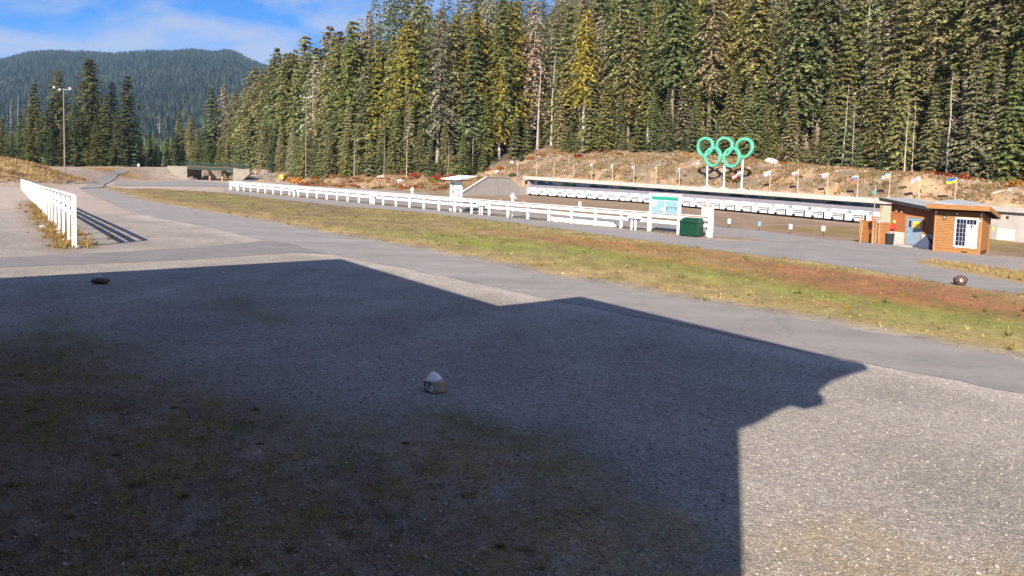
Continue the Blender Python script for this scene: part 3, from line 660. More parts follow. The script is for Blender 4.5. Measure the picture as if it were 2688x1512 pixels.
# roofed kiosk
p = onf(1175, -.5); r = empty('info_kiosk', P3(p, 0)); tag(r, 'white information kiosk with a flat white roof behind the fence', 'kiosk')
for a in (-.1, 1.75): fbox(MB(), p, a - .09, a + .09, -.1, 3.55, -.09, .09).build('post', 'white_paint', r)
pn = fbox(MB(), p, 0, 1.65, 1.55, 3.45, -.04, .05).build('panel', 'white_sign', r)
for a0, a1, z0, z1, m_ in ((.1, .55, 2.75, 3.3, 'ink_soft'), (.7, 1.5, 2.85, 3.25, 'sign_mint'), (.12, .5, 2.1, 2.45, 'sign_red'), (.62, .95, 2.2, 2.6, 'sign_blue'), (1.05, 1.5, 2.3, 2.6, 'ink_soft'), (1.25, 1.4, 1.7, 2.1, 'ink'), (.15, 1.1, 1.62, 1.7, 'ink_soft'), (.2, .4, 3.0, 3.2, 'white_sign')):
    fbox(MB(), p, a0, a1, z0, z1, .051, .055 + .004 * (m_ == 'white_sign')).build('print', m_, pn)
rp = [(-.75, 1.0, 3.62), (2.45, 1.0, 3.62), (2.45, -1.6, 4.02), (-.75, -1.6, 4.02)]
Q = [P3(p, 0) + fd3 * a + fn3 * d + np.array([0, 0, z]) for a, d, z in rp]
MB().hexa(Q + [q_ + np.array([0, 0, .1]) for q_ in Q]).build('roof', 'white_paint', r)
for a in (-.3, 1.9): fbox(MB(), p, a - .06, a + .06, 3.5, 3.6, -1.3, .8).build('rafter', 'dark_soffit', r)
# white stands along the fence
def stand(px, off, lab, w=1.2):
    p = onf(px, off); r = empty('bib_stand', P3(p, 0)); tag(r, lab, 'stand', 'white stands along the fence')
    for a in (.35, .75): fbox(MB(), p, a - .07, a + .07, -.05, 1.02, -.05, .05).build('leg', 'white_paint', r)
    for k in (0, 1):
        a0 = k * w / 2; Q = [P3(p, 0) + fd3 * (a0 + da) + fn3 * d + np.array([0, 0, z]) for da, d, z in ((.02, .25, 1.03), (w / 2 - .02, .25, 1.03), (w / 2 - .02, -.25, 1.03), (.02, -.25, 1.03), (.06, .14, 1.32), (w / 2 - .12, .14, 1.32), (w / 2 - .12, -.14, 1.32), (.06, -.14, 1.32))]
        MB().hexa(Q).build('hood', 'white_sign', r)
stand(1655, .30, 'white two-legged stand at the fence, left of the blue board', 1.3)
stand(1259, .30, 'white two-legged stand at the fence, right of the roofed kiosk')
stand(979, .30, 'white two-legged stand at the fence, left of the roofed kiosk')
stand(772, .30, 'white two-legged stand at the fence near the lamp pole')
stand(626, .30, 'white two-legged stand near the far left end of the fence')
# painted timber barrier under the fence
a = g(1434, 581); b = g(1602, 600); a = P3(onf(1434, -.55), 0); b = P3(onf(1604, -.55), 0)
mb = MB(); k = 5; r = empty('timber_barrier', a); tag(r, 'weathered white painted timber barrier lying below the fence', 'barrier')
for i in range(k):
    p0 = a + (b - a) * i / k; p1 = a + (b - a) * (i + 1) / k
    MB().beam(p0 + np.array([0, 0, .24]) + fd3 * .02, p1 + np.array([0, 0, .24 + random.uniform(-.03, .03)]) - fd3 * .02, .42, .48).build('timber', 'white_paint', r)
# leaning white pole
p = onf(1331, -1.2); mb = MB().tube([P3(p, 2.05), P3(onf(1336, -.4), 0.02)], .035, 6); o = mb.build('leaning_pole', 'white_paint', None, P3(onf(1336, -.4), 0)); tag(o, 'thin white pole leaning against the fence', 'pole')
# picnic table and benches behind the fence
def picnic(px, py, lab, rz=.4, m_='picnic', sc=1.0):
    p = g(px, py); r = empty('picnic_table', p); tag(r, lab, 'table'); co, si = math.cos(rz), math.sin(rz)
    def W(x, y, z): return p + np.array([x * co - y * si, x * si + y * co, z]) * sc
    for k in range(4): MB().beam(W(-.95, -.3 + k * .2, .76), W(.95, -.3 + k * .2, .76), .18 * sc, .045 * sc).build('tabletop_plank', m_, r)
    for s_ in (-1, 1):
        MB().beam(W(-.95, s_ * .72, .45), W(.95, s_ * .72, .45), .26 * sc, .05 * sc).build('seat', m_, r)
        for x_ in (-.65, .65): MB().beam(W(x_, s_ * .75, 0), W(x_, s_ * .28, .74), .09 * sc, .05 * sc).build('leg', m_, r)
    for x_ in (-.65, .65): MB().beam(W(x_, -.8, .41), W(x_, .8, .41), .05 * sc, .09 * sc).build('crossbeam', m_, r)
picnic(1229, 549, 'dark picnic table just behind the white fence', FRZ + .25, sc=1.05)
def bench(px, py, lab, rz, m_='bench_wood'):
    p = g(px, py); r = empty('bench', p); tag(r, lab, 'bench', 'benches behind the fence'); co, si = math.cos(rz), math.sin(rz)
    W = lambda x, y, z: p + np.array([x * co - y * si, x * si + y * co, z])
    for k in (-.13, .13): MB().beam(W(-.9, k, .45), W(.9, k, .45), .22, .06).build('seat_plank', m_, r)
    for x_ in (-.7, .7): MB().beam(W(x_, 0, 0), W(x_, 0, .42), .3, .08, up=(co, si, 0)).build('leg', m_, r)
bench(1122, 536, 'low brown bench behind the fence, left of the roofed kiosk', FRZ)
def aboard(px, py, lab):
    p = g(px, py); r = empty('wooden_easel', p); tag(r, lab, 'easel', 'wooden easels behind the fence'); 
    for a in (-.35, .35):
        MB().beam(p + fd3 * a, p + fd3 * a * .3 + np.array([0, 0, 1.5]), .08, .08).build('leg', 'lumber', r)
    MB().beam(p - fn3 * .5, p + np.array([0, 0, 1.4]), .08, .08).build('leg', 'lumber', r)
    MB().beam(p + fd3 * -.55 + np.array([0, 0, .45]) + fn3 * .06, p + fd3 * .55 + np.array([0, 0, .45]) + fn3 * .06, .04, .3).build('board', 'bench_wood', r)
aboard(1313, 554, 'brown wooden easel behind the fence, left of the leaning pole\'s foot'); aboard(1374, 560, 'brown wooden easel behind the fence, right of the number marker')

# ------------------------------------------------------------------ target wall
r = empty('target_shelter', WL); tag(r, 'long concrete target shelter wall with overhanging roof slab and painted mural', 'shelter'); shelter = r
SEND = WLEN + 30; OV = 1.6; BZ = -3.2
def wseg(name, m_, s0, s1, t0, t1, f0, f1, parent, n=1):
    """bar along the wall; f0/f1 give bottom/top height for s"""
    for k in range(n):
        a = s0 + (s1 - s0) * k / n + .004; b = s0 + (s1 - s0) * (k + 1) / n - .004
        MB().hexa([wpt(a, t0, f0(a)), wpt(b, t0, f0(b)), wpt(b, t1, f0(b)), wpt(a, t1, f0(a)), wpt(a, t0, f1(a)), wpt(b, t0, f1(b)), wpt(b, t1, f1(b)), wpt(a, t1, f1(a))]).build(name, m_, parent)
BF = 1.55                                           # face of the back wall lies this far behind the target row
wseg('back_wall', 'concrete', -1.2, SEND, BF, BF + .5, lambda s: BZ, lambda s: wtop(s) - .62, r, 1)
wseg('roof_slab', 'concrete_light', -2.2, WLEN + 1.6, BF - OV, BF + 3.2, lambda s: wtop(s) - .60, lambda s: wtop(s) + .02, r, 10)
wseg('roof_slab', 'concrete', WLEN + 1.62, SEND, BF - .5, BF + 3.2, lambda s: wtop(s) - .60, lambda s: wtop(s) + .0, r, 3)
wseg('side_wall', 'concrete', -1.25, -.85, BF - OV + .5, BF - .01, lambda s: -.3, lambda s: wtop(s) - .61, r)
# joints of the shelter roof: hanging beams under the slab
for k in range(24):
    s0 = 1 + k * 3.0
    wseg('soffit_beam', 'concrete', s0, s0 + .35, BF - OV + .15, BF - .01, lambda s: wtop(s) - .70, lambda s: wtop(s) - .605, r)
# mural band on the back wall
mz0 = lambda s: wbase(s) + 2.30; mz1 = lambda s: wtop(s) - .64
wseg('mural', 'mural_grey', 0, WLEN + 1, BF - .03, BF - .004, mz0, mz1, r, 9)
def mural_shape(s0, pts, m_):
    P = [wpt(s0 + a, BF - .035, mz0(s0 + a) + .02 + z * float(mz1(s0 + a) - mz0(s0 + a) - .06)) for a, z in pts]; MB().prism(P, np.r_[-Nw * .006, 0]).build('mural_shape', m_, shelter)
for k in range(9):
    s0 = k * WLEN / 9 + .2
    mural_shape(s0 + .3, [(0, .05), (.5, .6), (1.2, .95), (2.2, .75), (3.2, .35), (3.3, .02)], 'mural_green' if k % 2 else 'mural_deep')
    if k % 2: mural_shape(s0 + 2.9, [(0, .1), (.6, .5), (1.2, .85), (1.9, .3), (2.2, .04)], 'mural_deep'); mural_shape(s0 + 4.9, [(0, .08), (.5, .7), (.8, .55), (1.4, .06)], 'ink_soft')
    else: mural_shape(s0 + 3.0, [(0, .05), (.9, .45), (1.7, .98), (2.5, .6), (2.9, .05)], 'mural_blue'); mural_shape(s0 + 6.0, [(0, .05), (.35, .6), (.6, .3), (.9, .05)], 'mural_green')
# white target housings, one per lane
LANE = WLEN / 25.0
hb = lambda s: wbase(s) + .30; ht = lambda s: wbase(s) + 1.85
wseg('ledge', 'lilac_top', -.3, WLEN + LANE * .75, .05, BF - .04, lambda s: ht(s) - .12, lambda s: ht(s) + .42, shelter, 6)
wseg('plinth', 'dark', -.3, WLEN + LANE * .75, .18, BF - .05, lambda s: BZ, lambda s: hb(s) - .04, shelter, 1)
Uz = (WR[2]) / WLEN
ORD = ['first', 'second', 'third', 'fourth', 'fifth', 'sixth', 'seventh', 'eighth', 'ninth', 'tenth', 'eleventh', 'twelfth', 'thirteenth', 'fourteenth', 'fifteenth', 'sixteenth', 'seventeenth', 'eighteenth', 'nineteenth', 'twentieth', 'twenty-first', 'twenty-second', 'twenty-third', 'twenty-fourth', 'twenty-fifth', 'twenty-sixth']
for k in range(26):
    sc = (k + .1) * WLEN / 25.05; s0 = sc - LANE / 2; base = wpt(sc, 0, float(wbase(sc)))
    r = empty('shooting_target', base); tag(r, '%s white shooting target from the left end of the range' % ORD[k], 'target', 'targets along the range wall')
    zb = float(hb(sc)); zt = float(ht(sc)) - .13
    def tb(name, m_, a0, a1, z0, z1, t0, t1, par=r): return MB().hexa([wpt(s0 + a, t, z) for z in (z0, z1) for a, t in ((a0, t0), (a1, t0), (a1, t1), (a0, t1))]).build(name, m_, par)
    tb('back_panel', 'dark', .02, LANE - .02, zb, zt, .12, .17)
    tb('top_board', 'white_sign', .01, LANE - .01, zt - .52, zt, .03, .11)
    tb('left_board', 'white_sign', .01, .10, zb, zt - .525, .05, .11)
    for q, (za, zc) in enumerate(((.0, .40), (.54, .64), (.78, .86))): tb('slat', 'white_sign', 1.55, LANE - .1, zb + za, zb + zc, .06, .11)
    bx = tb('target_box', 'white_paint', .5, 1.5, zb + .02, zt - .58, -.14, .11)
    for j in range(5): tb('aim_disc', 'ink', .60 + j * .17, .67 + j * .17, zb + .56, zb + .63, -.146, -.141, bx)
    kn = MB(); kc = wpt(s0 + 1.62, -.1, zb + .14); kn.tube([kc + np.array([0, 0, -.18]), kc + np.array([0, 0, -.02]), kc + np.array([0, 0, .12]), kc + np.array([0, 0, .2])], [.17, .22, .18, .05], 8); kn.build('weight', 'dark', r)
    v, f = textmesh('%02d' % (30 - k), .58); pc = wpt(s0 + 1.0, .022, zt - .27)
    MB().add([pc + np.r_[Uw2 * q[0], q[1]] for q in v], f).build('number', 'ink', r)
# wing wall at the left end
wing0 = wpt(-1.0, BF + .3, 0); wl_end = g(1209, 514)
wd = (wl_end - wing0)[:2]; wlen = np.linalg.norm(wd); wd /= wlen; wnn = np.array([-wd[1], wd[0]]); 
def wz(px, py, t): q = wing0[:2] + wd * wlen * t; return at(px, py, q[1])[2]
def colt(px):
    lo, hi = 0., 1.
    for _ in range(40):
        m_ = (lo + hi) / 2; p = np.r_[wing0[:2] + wd * wlen * m_, 0]; q = RN.T @ (p - np.array([0, 0, CAMH])); c = SW / 2 + FPX * q[0] / -q[2]
        if c > px: lo = m_
        else: hi = m_
    return lo
prof = [(1363, 490), (1338, 467), (1277, 465), (1212, 507)]
tops = [(colt(x), wz(x, y, colt(x))) for x, y in prof]
poly = [np.r_[wing0[:2] + wd * wlen * t, z] for t, z in [(0.0, tops[0][1] - .3)] + tops] + [np.r_[wing0[:2] + wd * wlen * 1.02, -.3], np.r_[wing0[:2], -.3]]
r = empty('wing_wall', P3(wing0[:2] + wd * wlen * .5, 0)); tag(r, 'sloping concrete wing wall at the left end of the targets', 'wall')
MB().prism(poly, np.r_[wnn * (.45 if wnn[1] > 0 else -.45), 0]).build('wall', 'concrete', r)
for (t0, z0), (t1, z1) in zip(tops[1:-1], tops[2:]):
    MB().beam(np.r_[wing0[:2] + wd * wlen * t0 + wnn * .2 * np.sign(wnn[1]), z0 + .06], np.r_[wing0[:2] + wd * wlen * t1 + wnn * .2 * np.sign(wnn[1]), z1 + .06], .6, .12).build('coping', 'concrete_light', r)
# right hand end: concrete block with door
sE = WLEN + 2
def colw(px, t=BF):
    lo, hi = -10., 200.
    for _ in range(50):
        m_ = (lo + hi) / 2; q = RN.T @ (wpt(m_, t, 0) - np.array([0, 0, CAMH])); c = SW / 2 + FPX * q[0] / -q[2]
        if c < px: lo = m_
        else: hi = m_
    return lo
def wface(px, py, t): s_ = colw(px, t); p = wpt(s_, t, 0); return s_, at(px, py, p[1])[2]
def wrect(name, m_, x0, x1, y0, y1, t, th, par):
    s0, z1 = wface(x0, y0, t); s1, _ = wface(x1, y0, t); _, z0 = wface(x0, y1, t)
    return MB().hexa([wpt(s, q, z) for z in (z0, z1) for s, q in ((s0, t - th), (s1, t - th), (s1, t), (s0, t))]).build(name, m_, par)
dr = wrect('door', 'door_grey', 2603, 2617, 588, 630, BF - .003, .06, shelter)
wrect('door_notice', 'yellow', 2605, 2611, 596, 604, BF - .066, .01, dr)
wrect('roller_shutter', 'white_sign', 2619, 2664, 600, 628, BF - .003, .05, shelter)
wrect('vent', 'dark', 2639, 2646, 567, 574, BF - .003, .04, shelter)

# ------------------------------------------------------------------ ring sculpture
def ring_thing():
    t_r = BF + .9
    s_mid = colw(1904, t_r); zt = float(wtop(s_mid)) + .02
    pb = wpt(s_mid, t_r, zt); r = empty('ring_sculpture', pb); tag(r, 'five interlocked teal rings on three white posts above the shelter', 'sculpture')
    cs = [(1843.9, 385.6), (1893.7, 385.4), (1945.4, 388.4), (1866.2, 411.3), (1915.3, 412.9)]
    def on(px, py): s_ = colw(px, t_r); p = wpt(s_, t_r, 0); return s_, at(px, py, p[1])[2]
    R0 = 26.8 * wpt(s_mid, t_r, 0)[1] / FPX; w = .39; n = 48
    for k, (px, py) in enumerate(cs):
        s_, z = on(px, py); mb = MB(); V = []
        dep = (.0 if k < 3 else -.06)
        for i in range(n):
            a = 2 * pi * i / n
            # weave: alternate rings lean in and out a little where they cross
            wv = .10 * math.sin(2 * a + (0 if k < 3 else pi / 2)) * (1 if k < 3 else -1)
            for rr, tt in ((R0 - w, -.26), (R0 - .06, -.30), (R0, -.24), (R0, .24), (R0 - .06, .30), (R0 - w, .26)):
                V.append(wpt(s_ + rr * math.cos(a), t_r + tt * .8 + dep + wv, z + rr * math.sin(a)))
        m6 = 6; fs = [(i * m6 + j, i * m6 + (j + 1) % m6, ((i + 1) % n) * m6 + (j + 1) % m6, ((i + 1) % n) * m6 + j) for i in range(n) for j in range(m6)]
        mb.add(V, fs).build('ring', 'teal', r)
    for xb, yb, xt, yt in ((1852, 486, 1850, 433), (1896, 488, 1894.5, 428), (1942, 492, 1942, 422)):
        s0, _ = on(xb, yb); s1, z1 = on(xt, yt); zb = float(wtop(s0)) + .02
        MB().tube([wpt(s0, t_r + .12, zb), wpt(s1, t_r + .12, z1 + .25)], .15, 10).build('post', 'white_paint', r)
        MB().hexa([wpt(s0 + a, t_r + .12 + b, zb + z) for z in (.005, .1) for a, b in ((-.45, -.4), (.45, -.4), (.45, .4), (-.45, .4))]).build('base_plate', 'white_paint', r)
ring_thing()

# ------------------------------------------------------------------ flags
FL = [(1357, 3.0, ['flag_white', 'flag_pink'], 'white and pink'), (1406, 3.2, None, ''), (1452, 3.2, None, ''), (1502, 3.0, None, ''), (1551, 3.4, ['flag_white', 'flag_teal'], 'small white and dark teal'), (1605, 3.3, ['flag_white', 'flag_red', 'flag_white'], 'drooping white and red'), (1661, 3.4, ['flag_blue', 'flag_white', 'flag_lilac'], 'drooping blue and white'), (1719, 3.3, ['flag_yellow'], 'thin furled yellow'), (1780, 3.3, ['flag_red', 'flag_white', 'flag_green'], 'red, white and green'), (1941, 2.9, ['flag_white', 'flag_red'], 'white over red'),
      (2017, 3.2, ['flag_white', 'flag_lilac', 'flag_white'], 'white and lilac'), (2090, 3.3, ['flag_white', 'flag_pink', 'flag_red'], 'white and pale red'), (2167, 3.2, ['flag_white', 'flag_lilac', 'flag_pink'], 'white, lilac and pink'), (2246, 3.0, ['flag_white', 'flag_blue', 'flag_red'], 'white, blue and red'), (2329, 3.5, ['flag_teal', 'flag_white', 'flag_yellow', 'flag_white'], 'teal, white and yellow'), (2407, 3.2, ['flag_pink', 'flag_white', 'flag_pink'], 'pale pink'), (2502, 3.2, ['flag_blue', 'flag_yellow'], 'blue over yellow')]
for k, (px, h, cols, word) in enumerate(FL):
    t_ = BF + .35 if px != 1941 else BF + 2.6; s_ = colw(px, t_); b = wpt(s_, t_, float(wtop(s_)) + .02)
    b[2] = float(wtop(s_)) + .02
    r = empty('flagpole', b); tag(r, ('bare pale flagpole on the shelter roof, %s of the bare ones from the left' % ['', 'first', 'second', 'third'][k]) if not cols else 'pale flagpole with a %s flag above the shelter' % word, 'flagpole', 'flagpoles along the shelter roof')
    MB().tube([b, b + np.array([0, 0, h])], [.045, .035], 8).build('pole', 'flagpole', r)
    if not cols: continue
    fl = 1.0 if px > 1980 else (.7 if px in (1661, 1780, 1941) else .4); fh = .72
    if px == 1941: fl = 1.5
    if px == 1719: fl = .18
    nst = len(cols); NX = 10; top = b[2] + h - .06
    dirn = np.r_[-Uw2, 0]; perp = np.r_[Nw, 0]
    drp = random.uniform(.25, .5) if px > 1980 else random.uniform(.5, .9)
    for q, cm in enumerate(cols):
        mb = MB(); V = []; fs = []
        for i in range(NX + 1):
            u = i / NX
            for e in (q / nst, (q + 1) / nst):
                V.append(np.array([b[0], b[1], top]) + dirn * (.05 + fl * u) + perp * (.13 * u * math.sin(u * 7 + k + e)) - np.array([0, 0, e * fh * (1 - .15 * u) + drp * fl * u ** 1.3 + .05 * math.sin(u * 8 + k)]))
        for i in range(NX): fs.append((2 * i, 2 * i + 1, 2 * i + 3, 2 * i + 2))
        mb.add(V, fs); off = len(V); mb.add([p + perp * .012 for p in V], [f[::-1] for f in fs]); mb.build('flag_stripe', cm, r)

# ------------------------------------------------------------------ huts on the right
class Frame:
    """upright local frame: o origin on the ground, a along the front, n pointing to the viewer"""
    def __init__(s, o, adir):
        s.o = np.array([o[0], o[1], o[2]], float); a = np.array(adir[:2], float); a /= np.linalg.norm(a); s.a = np.r_[a, 0]
        n = np.array([a[1], -a[0]]); s.n = np.r_[n if n @ -s.o[:2] > 0 else -n, 0]
    def p(s, a, d, z): return s.o + s.a * a + s.n * d + np.array([0, 0, z])
    def box(s, name, m_, a0, a1, d0, d1, z0, z1, par): return MB().hexa([s.p(a, d, z) for z in (z0, z1) for a, d in ((a0, d1), (a1, d1), (a1, d0), (a0, d0))]).build(name, m_, par)
    def poly(s, name, m_, pts, d0, d1, par): return MB().prism([s.p(a, d1, z) for a, z in pts], s.n * (d0 - d1)).build(name, m_, par)
    def hexa(s, name, m_, P, par): return MB().hexa([s.p(*q) for q in P]).build(name, m_, par)
# front hut with the large window
A = g(2448, 657); f = Frame(A, (.719, -.695)); r = empty('ticket_hut', A); tag(r, 'golden timber hut with a large white framed window, nearest on the right', 'hut')
W_, D_, H_ = 2.85, 2.6, 2.86
f.box('core', 'dark_soffit', .04, W_ - .04, -D_ + .04, -.04, .0, H_, r)
nb = 20; bh = (H_ - .25) / nb
wx0, wx1, wz0, wz1 = 1.28, 2.60, .42, 2.38
for k in range(nb):
    z0 = .22 + k * bh; z1 = z0 + bh - .02
    segs = [(.1, W_ - .1)] if (z1 < wz0 or z0 > wz1) else [(.1, wx0), (wx1, W_ - .1)]
    for a0, a1 in segs:
        MB().hexa([f.p(a0, .03, z0), f.p(a1, .03, z0), f.p(a1, -.04, z0), f.p(a0, -.04, z0), f.p(a0, -.012, z1), f.p(a1, -.012, z1), f.p(a1, -.04, z1), f.p(a0, -.04, z1)]).build('plank', 'cedar', r)
    # right side
    MB().hexa([f.p(W_ + .015, -.1, z0), f.p(W_ + .015, -D_ + .1, z0), f.p(W_ - .04, -D_ + .1, z0), f.p(W_ - .04, -.1, z0), f.p(W_ - .012, -.1, z1), f.p(W_ - .012, -D_ + .1, z1), f.p(W_ - .04, -D_ + .1, z1), f.p(W_ - .04, -.1, z1)]).build('plank', 'cedar', r)
for a in (0, W_ - .1): f.box('corner_board', 'cedar_trim', a, a + .1, -.1, .03, -.1, H_, r)
f.box('corner_board', 'cedar_trim', W_ - .07, W_ + .03, -D_, -D_ + .1, -.1, H_ - .2, r)
f.box('skirt_board', 'cedar', .1, W_ - .1, -.04, .025, -.1, .20, r)
f.box('vent_hole', 'dark', 1.75, 2.1, .02, .032, .02, .12, r)
wfm = f.box('window', 'white_sign', wx0, wx1, -.03, .0, wz0, wz1, r)
for a0, a1, z0, z1 in ((wx0 - .03, wx0 + .07, wz0 - .06, wz1 + .06), (wx1 - .07, wx1 + .03, wz0 - .06, wz1 + .06), (wx0 + .072, wx1 - .072, wz0 - .06, wz0 + .06), (wx0 + .072, wx1 - .072, wz1 - .06, wz1 + .06)): f.box('frame', 'white_sign', a0, a1, .002, .06, z0, z1, wfm)
cols = np.linspace(wx0 + .09, wx1 - .09, 7); rows = np.linspace(wz0 + .09, wz1 - .09, 7)
f.box('pane_backing', 'window_glass', wx0 + .06, wx1 - .06, .001, .008, wz0 + .05, wz1 - .05, wfm)
for i in range(6):
    for j in range(6):
        if i >= 3 and j < 5: continue
        f.box('pane', 'window_glass', cols[i] + .02, cols[i + 1] - .02, .010, .016, rows[j] + .025, rows[j + 1] - .025, wfm)
for i in range(1, 6): f.box('muntin', 'ink_soft' if i != 3 else 'sign_grey', cols[i] - .018, cols[i] + .018, .017, .028, wz0 + .06, wz1 - .06, wfm)
for j in range(1, 6): f.box('muntin', 'ink_soft', wx0 + .072, (cols[3] if j < 5 else wx1 - .072), .0285, .036, rows[j] - .015, rows[j] + .015, wfm)
# printed sheet behind the right half: pale racing suit shape
ps = f.box('printed_sheet', 'mural_grey', cols[3] + .03, wx1 - .08, .0285, .033, rows[0], rows[5], wfm)
cx = (cols[3] + wx1 - .05) / 2
def suit(pts, m_, d): f.poly('print', m_, [(cx + a, rows[0] + z) for a, z in pts], d, d + .004, ps)
suit([(-.26, .45), (-.20, 1.2), (-.10, 1.36), (0, 1.15), (.10, 1.36), (.21, 1.2), (.27, .5), (.17, .48), (.14, .85), (.13, .02), (.03, .02), (0, .5), (-.05, .02), (-.16, .02), (-.14, .85), (-.17, .45)], 'white_sign', .034)
suit([(-.06, 1.32), (0, 1.17), (.07, 1.32), (.05, 1.44), (-.05, 1.44)], 'ink', .040); suit([(-.03, .1), (0, .5), (.03, .1), (.02, .04), (-.02, .04)], 'ink', .040)
suit([(-.10, .72), (.10, .74), (.09, .66), (-.09, .64)], 'ink_soft', .040)
# roof: rises towards the viewer
RF = [(-.35, .75, 3.08), (W_ + .5, .75, 3.08), (W_ + .5, -D_ - .4, 2.42), (-.35, -D_ - .4, 2.42)]
rf = f.hexa('roof', 'dark_soffit', RF + [(a, d, z + .16) for a, d, z in RF], r)
f.box('fascia', 'cedar', -.37, W_ + .52, .751, .79, 2.98, 3.30, rf)
for a in (-.371, W_ + .501): MB().beam(f.p(a, .79, 3.17), f.p(a, -D_ - .4, 2.50), .04, .28).build('fascia', 'cedar', rf)
for k in range(9):
    d_ = .6 - k * .42; z_ = 3.08 - (.75 - d_) * .17
    f.box('rafter', 'dark', W_ + .03, W_ + .5, d_ - .04, d_ + .04, z_ - .12, z_ - .005, rf)
for a, z in ((.62, 2.42),): 
    lp = f.box('wall_lamp', 'dark', a - .09, a + .09, .02, .12, z - .13, z + .1, r); f.box('lens', 'sign_pink', a - .05, a + .05, .121, .15, z - .1, z, lp)
for a, z in ((.06, 2.72), (1.35, 2.66), (W_ - .08, 2.66), (W_ - .12, 2.25)): f.box('fixture', 'sign_pink', a - .05, a + .05, .032, .09, z - .06, z + .06, r)
# hut with the blue door behind
A2 = g(2333, 640); f2 = Frame(A2, (.66, -.75)); f2.a = np.r_[np.array([.56, -.83]), 0]; f2 = Frame(A2, (.56, -.83)); r = empty('range_hut', A2); tag(r, 'red brown timber hut with a blue door and grey metal roof', 'hut')
W2, D2 = 5.2, 3.4
zl, zr = 3.30, 2.55
def topz(a): return zl + (zr - zl) * a / W2
f2.poly('core', 'cedar_red', [(.03, .02), (W2 - .03, .02), (W2 - .03, zr - .05), (.03, zl - .05)], -D2, -.04, r)
dxa, dxb = 1.25, 2.35
nb = 17
for k in range(nb):
    z0 = 1.0 + k * .137; z1 = z0 + .125
    amax = W2 if z1 < zr - .03 else (zl - .03 - z1) / (zl - zr) * W2
    if amax < .3: continue
    for a0, a1 in (((0.02, dxa - .1), (dxb + .1, min(amax, W2))) if z0 < 2.2 else ((.02, min(amax, W2)),)):
        a1 = min(a1, amax)
        if a1 - a0 < .1: continue
        MB().hexa([f2.p(a0, .012, z0), f2.p(a1, .012, z0), f2.p(a1, -.038, z0), f2.p(a0, -.038, z0), f2.p(a0, -.012, z1), f2.p(a1, -.012, z1), f2.p(a1, -.038, z1), f2.p(a0, -.038, z1)]).build('plank', 'cedar_red', r)
f2.box('base_wall', 'concrete_light', -.02, dxa - .1, -.05, .10, -.1, .98, r); f2.box('base_wall', 'concrete_light', dxb + .1, W2, -.05, .10, -.1, .98, r)
dr = f2.box('door', 'door_blue', dxa, dxb, -.03, .03, .12, 2.14, r)
f2.box('door_window', 'window_glass', dxa + .18, dxa + .34, .031, .036, 1.42, 1.9, dr); f2.box('notice', 'yellow', dxa + .48, dxb - .1, .031, .04, 1.36, 1.86, dr); f2.box('notice_print', 'sign_red', dxa + .55, dxb - .2, .0405, .043, 1.62, 1.68, dr)
f2.box('handle', 'steel', dxa + .08, dxa + .16, .031, .09, 1.05, 1.12, dr)
for a0, a1, z0, z1 in ((dxa - .1, dxa - .004, .1, 2.24), (dxb + .004, dxb + .1, .1, 2.24), (dxa - .003, dxb + .003, 2.15, 2.24)): f2.box('door_frame', 'cedar_trim', a0, a1, .0, .07, z0, z1, r)
f2.box('corner_board', 'cedar_trim', 3.15, 3.28, .013, .05, .99, topz(3.2) - .1, r)
f2.box('corner_board', 'cedar_trim', 4.55, 4.68, .013, .05, .99, topz(4.6) - .1, r)
f2.box('header_board', 'sign_pink', 3.3, 4.54, .013, .05, topz(4.5) - .22, topz(4.5) - .1, r)
RP = [(-.55, .75, zl + .03 + .08), (W2 + .3, .75, zr - .02), (W2 + .3, -D2 - .4, zr - .02), (-.55, -D2 - .4, zl + .11)]
rf = f2.hexa('roof', 'metal_roof', RP + [(a, d, z + .13) for a, d, z in RP], r)
f2.hexa('fascia', 'dark', [(-.56, .79, zl - .0), (W2 + .3, .79, zr - .13), (W2 + .3, .752, zr - .13), (-.56, .752, zl - .0), (-.56, .79, zl + .25), (W2 + .3, .79, zr + .12), (W2 + .3, .752, zr + .12), (-.56, .752, zl + .25)], rf)
f2.hexa('upper_roof', 'metal_roof', [(2.2, -2.0, zl + .02), (W2 - .9, -2.0, zl - .25), (W2 - .9, -D2 - 2, zl - .05), (2.2, -D2 - 2, zl + .2), (2.2, -2.0, zl + .12), (W2 - .9, -2.0, zl - .15), (W2 - .9, -D2 - 2, zl + .05), (2.2, -D2 - 2, zl + .3)], rf)
for a in (.45, .85):
    lp = f2.box('wall_lamp', 'cedar_trim', a - .1, a + .1, .013, .08, topz(a) - .75, topz(a) - .5, r); f2.box('lens', 'sign_pink', a - .05, a + .05, .081, .12, topz(a) - .7, topz(a) - .6, lp)
f2.box('call_box', 'red', .08, .45, .013, .18, 1.15, 1.5, r); f2.box('switch_box', 'pale_yellow', .25, .42, .013, .1, 1.62, 1.85, r)
f2.box('doorstep', 'concrete', dxa - .3, dxb + .3, .102, 1.0, -.1, .1, r)
# black drum beside the hut
p = f2.p(.3, .55, 0); r = empty('black_drum', p); tag(r, 'black plastic drum standing beside the blue door hut', 'drum')
MB().tube([p, p + np.array([0, 0, .08]), p + np.array([0, 0, .8]), p + np.array([0, 0, .86])], [.28, .31, .34, .36], 14).build('barrel', 'dark', r); MB().tube([p + np.array([0, 0, .862]), p + np.array([0, 0, .9])], [.37, .36], 14).build('rim', 'ink_soft', r)
# dark wedge shaped cover (snow fence / tarp) beside the door
o = f2.poly('tarp_wedge', 'ink', [(2.2, .0), (3.05, .85), (4.15, -.02)], .45, 1.0, None); tag(o, 'dark wedge-shaped cover leaning beside the blue door', 'cover')
p = f2.p(2.5, 1.5, 0)
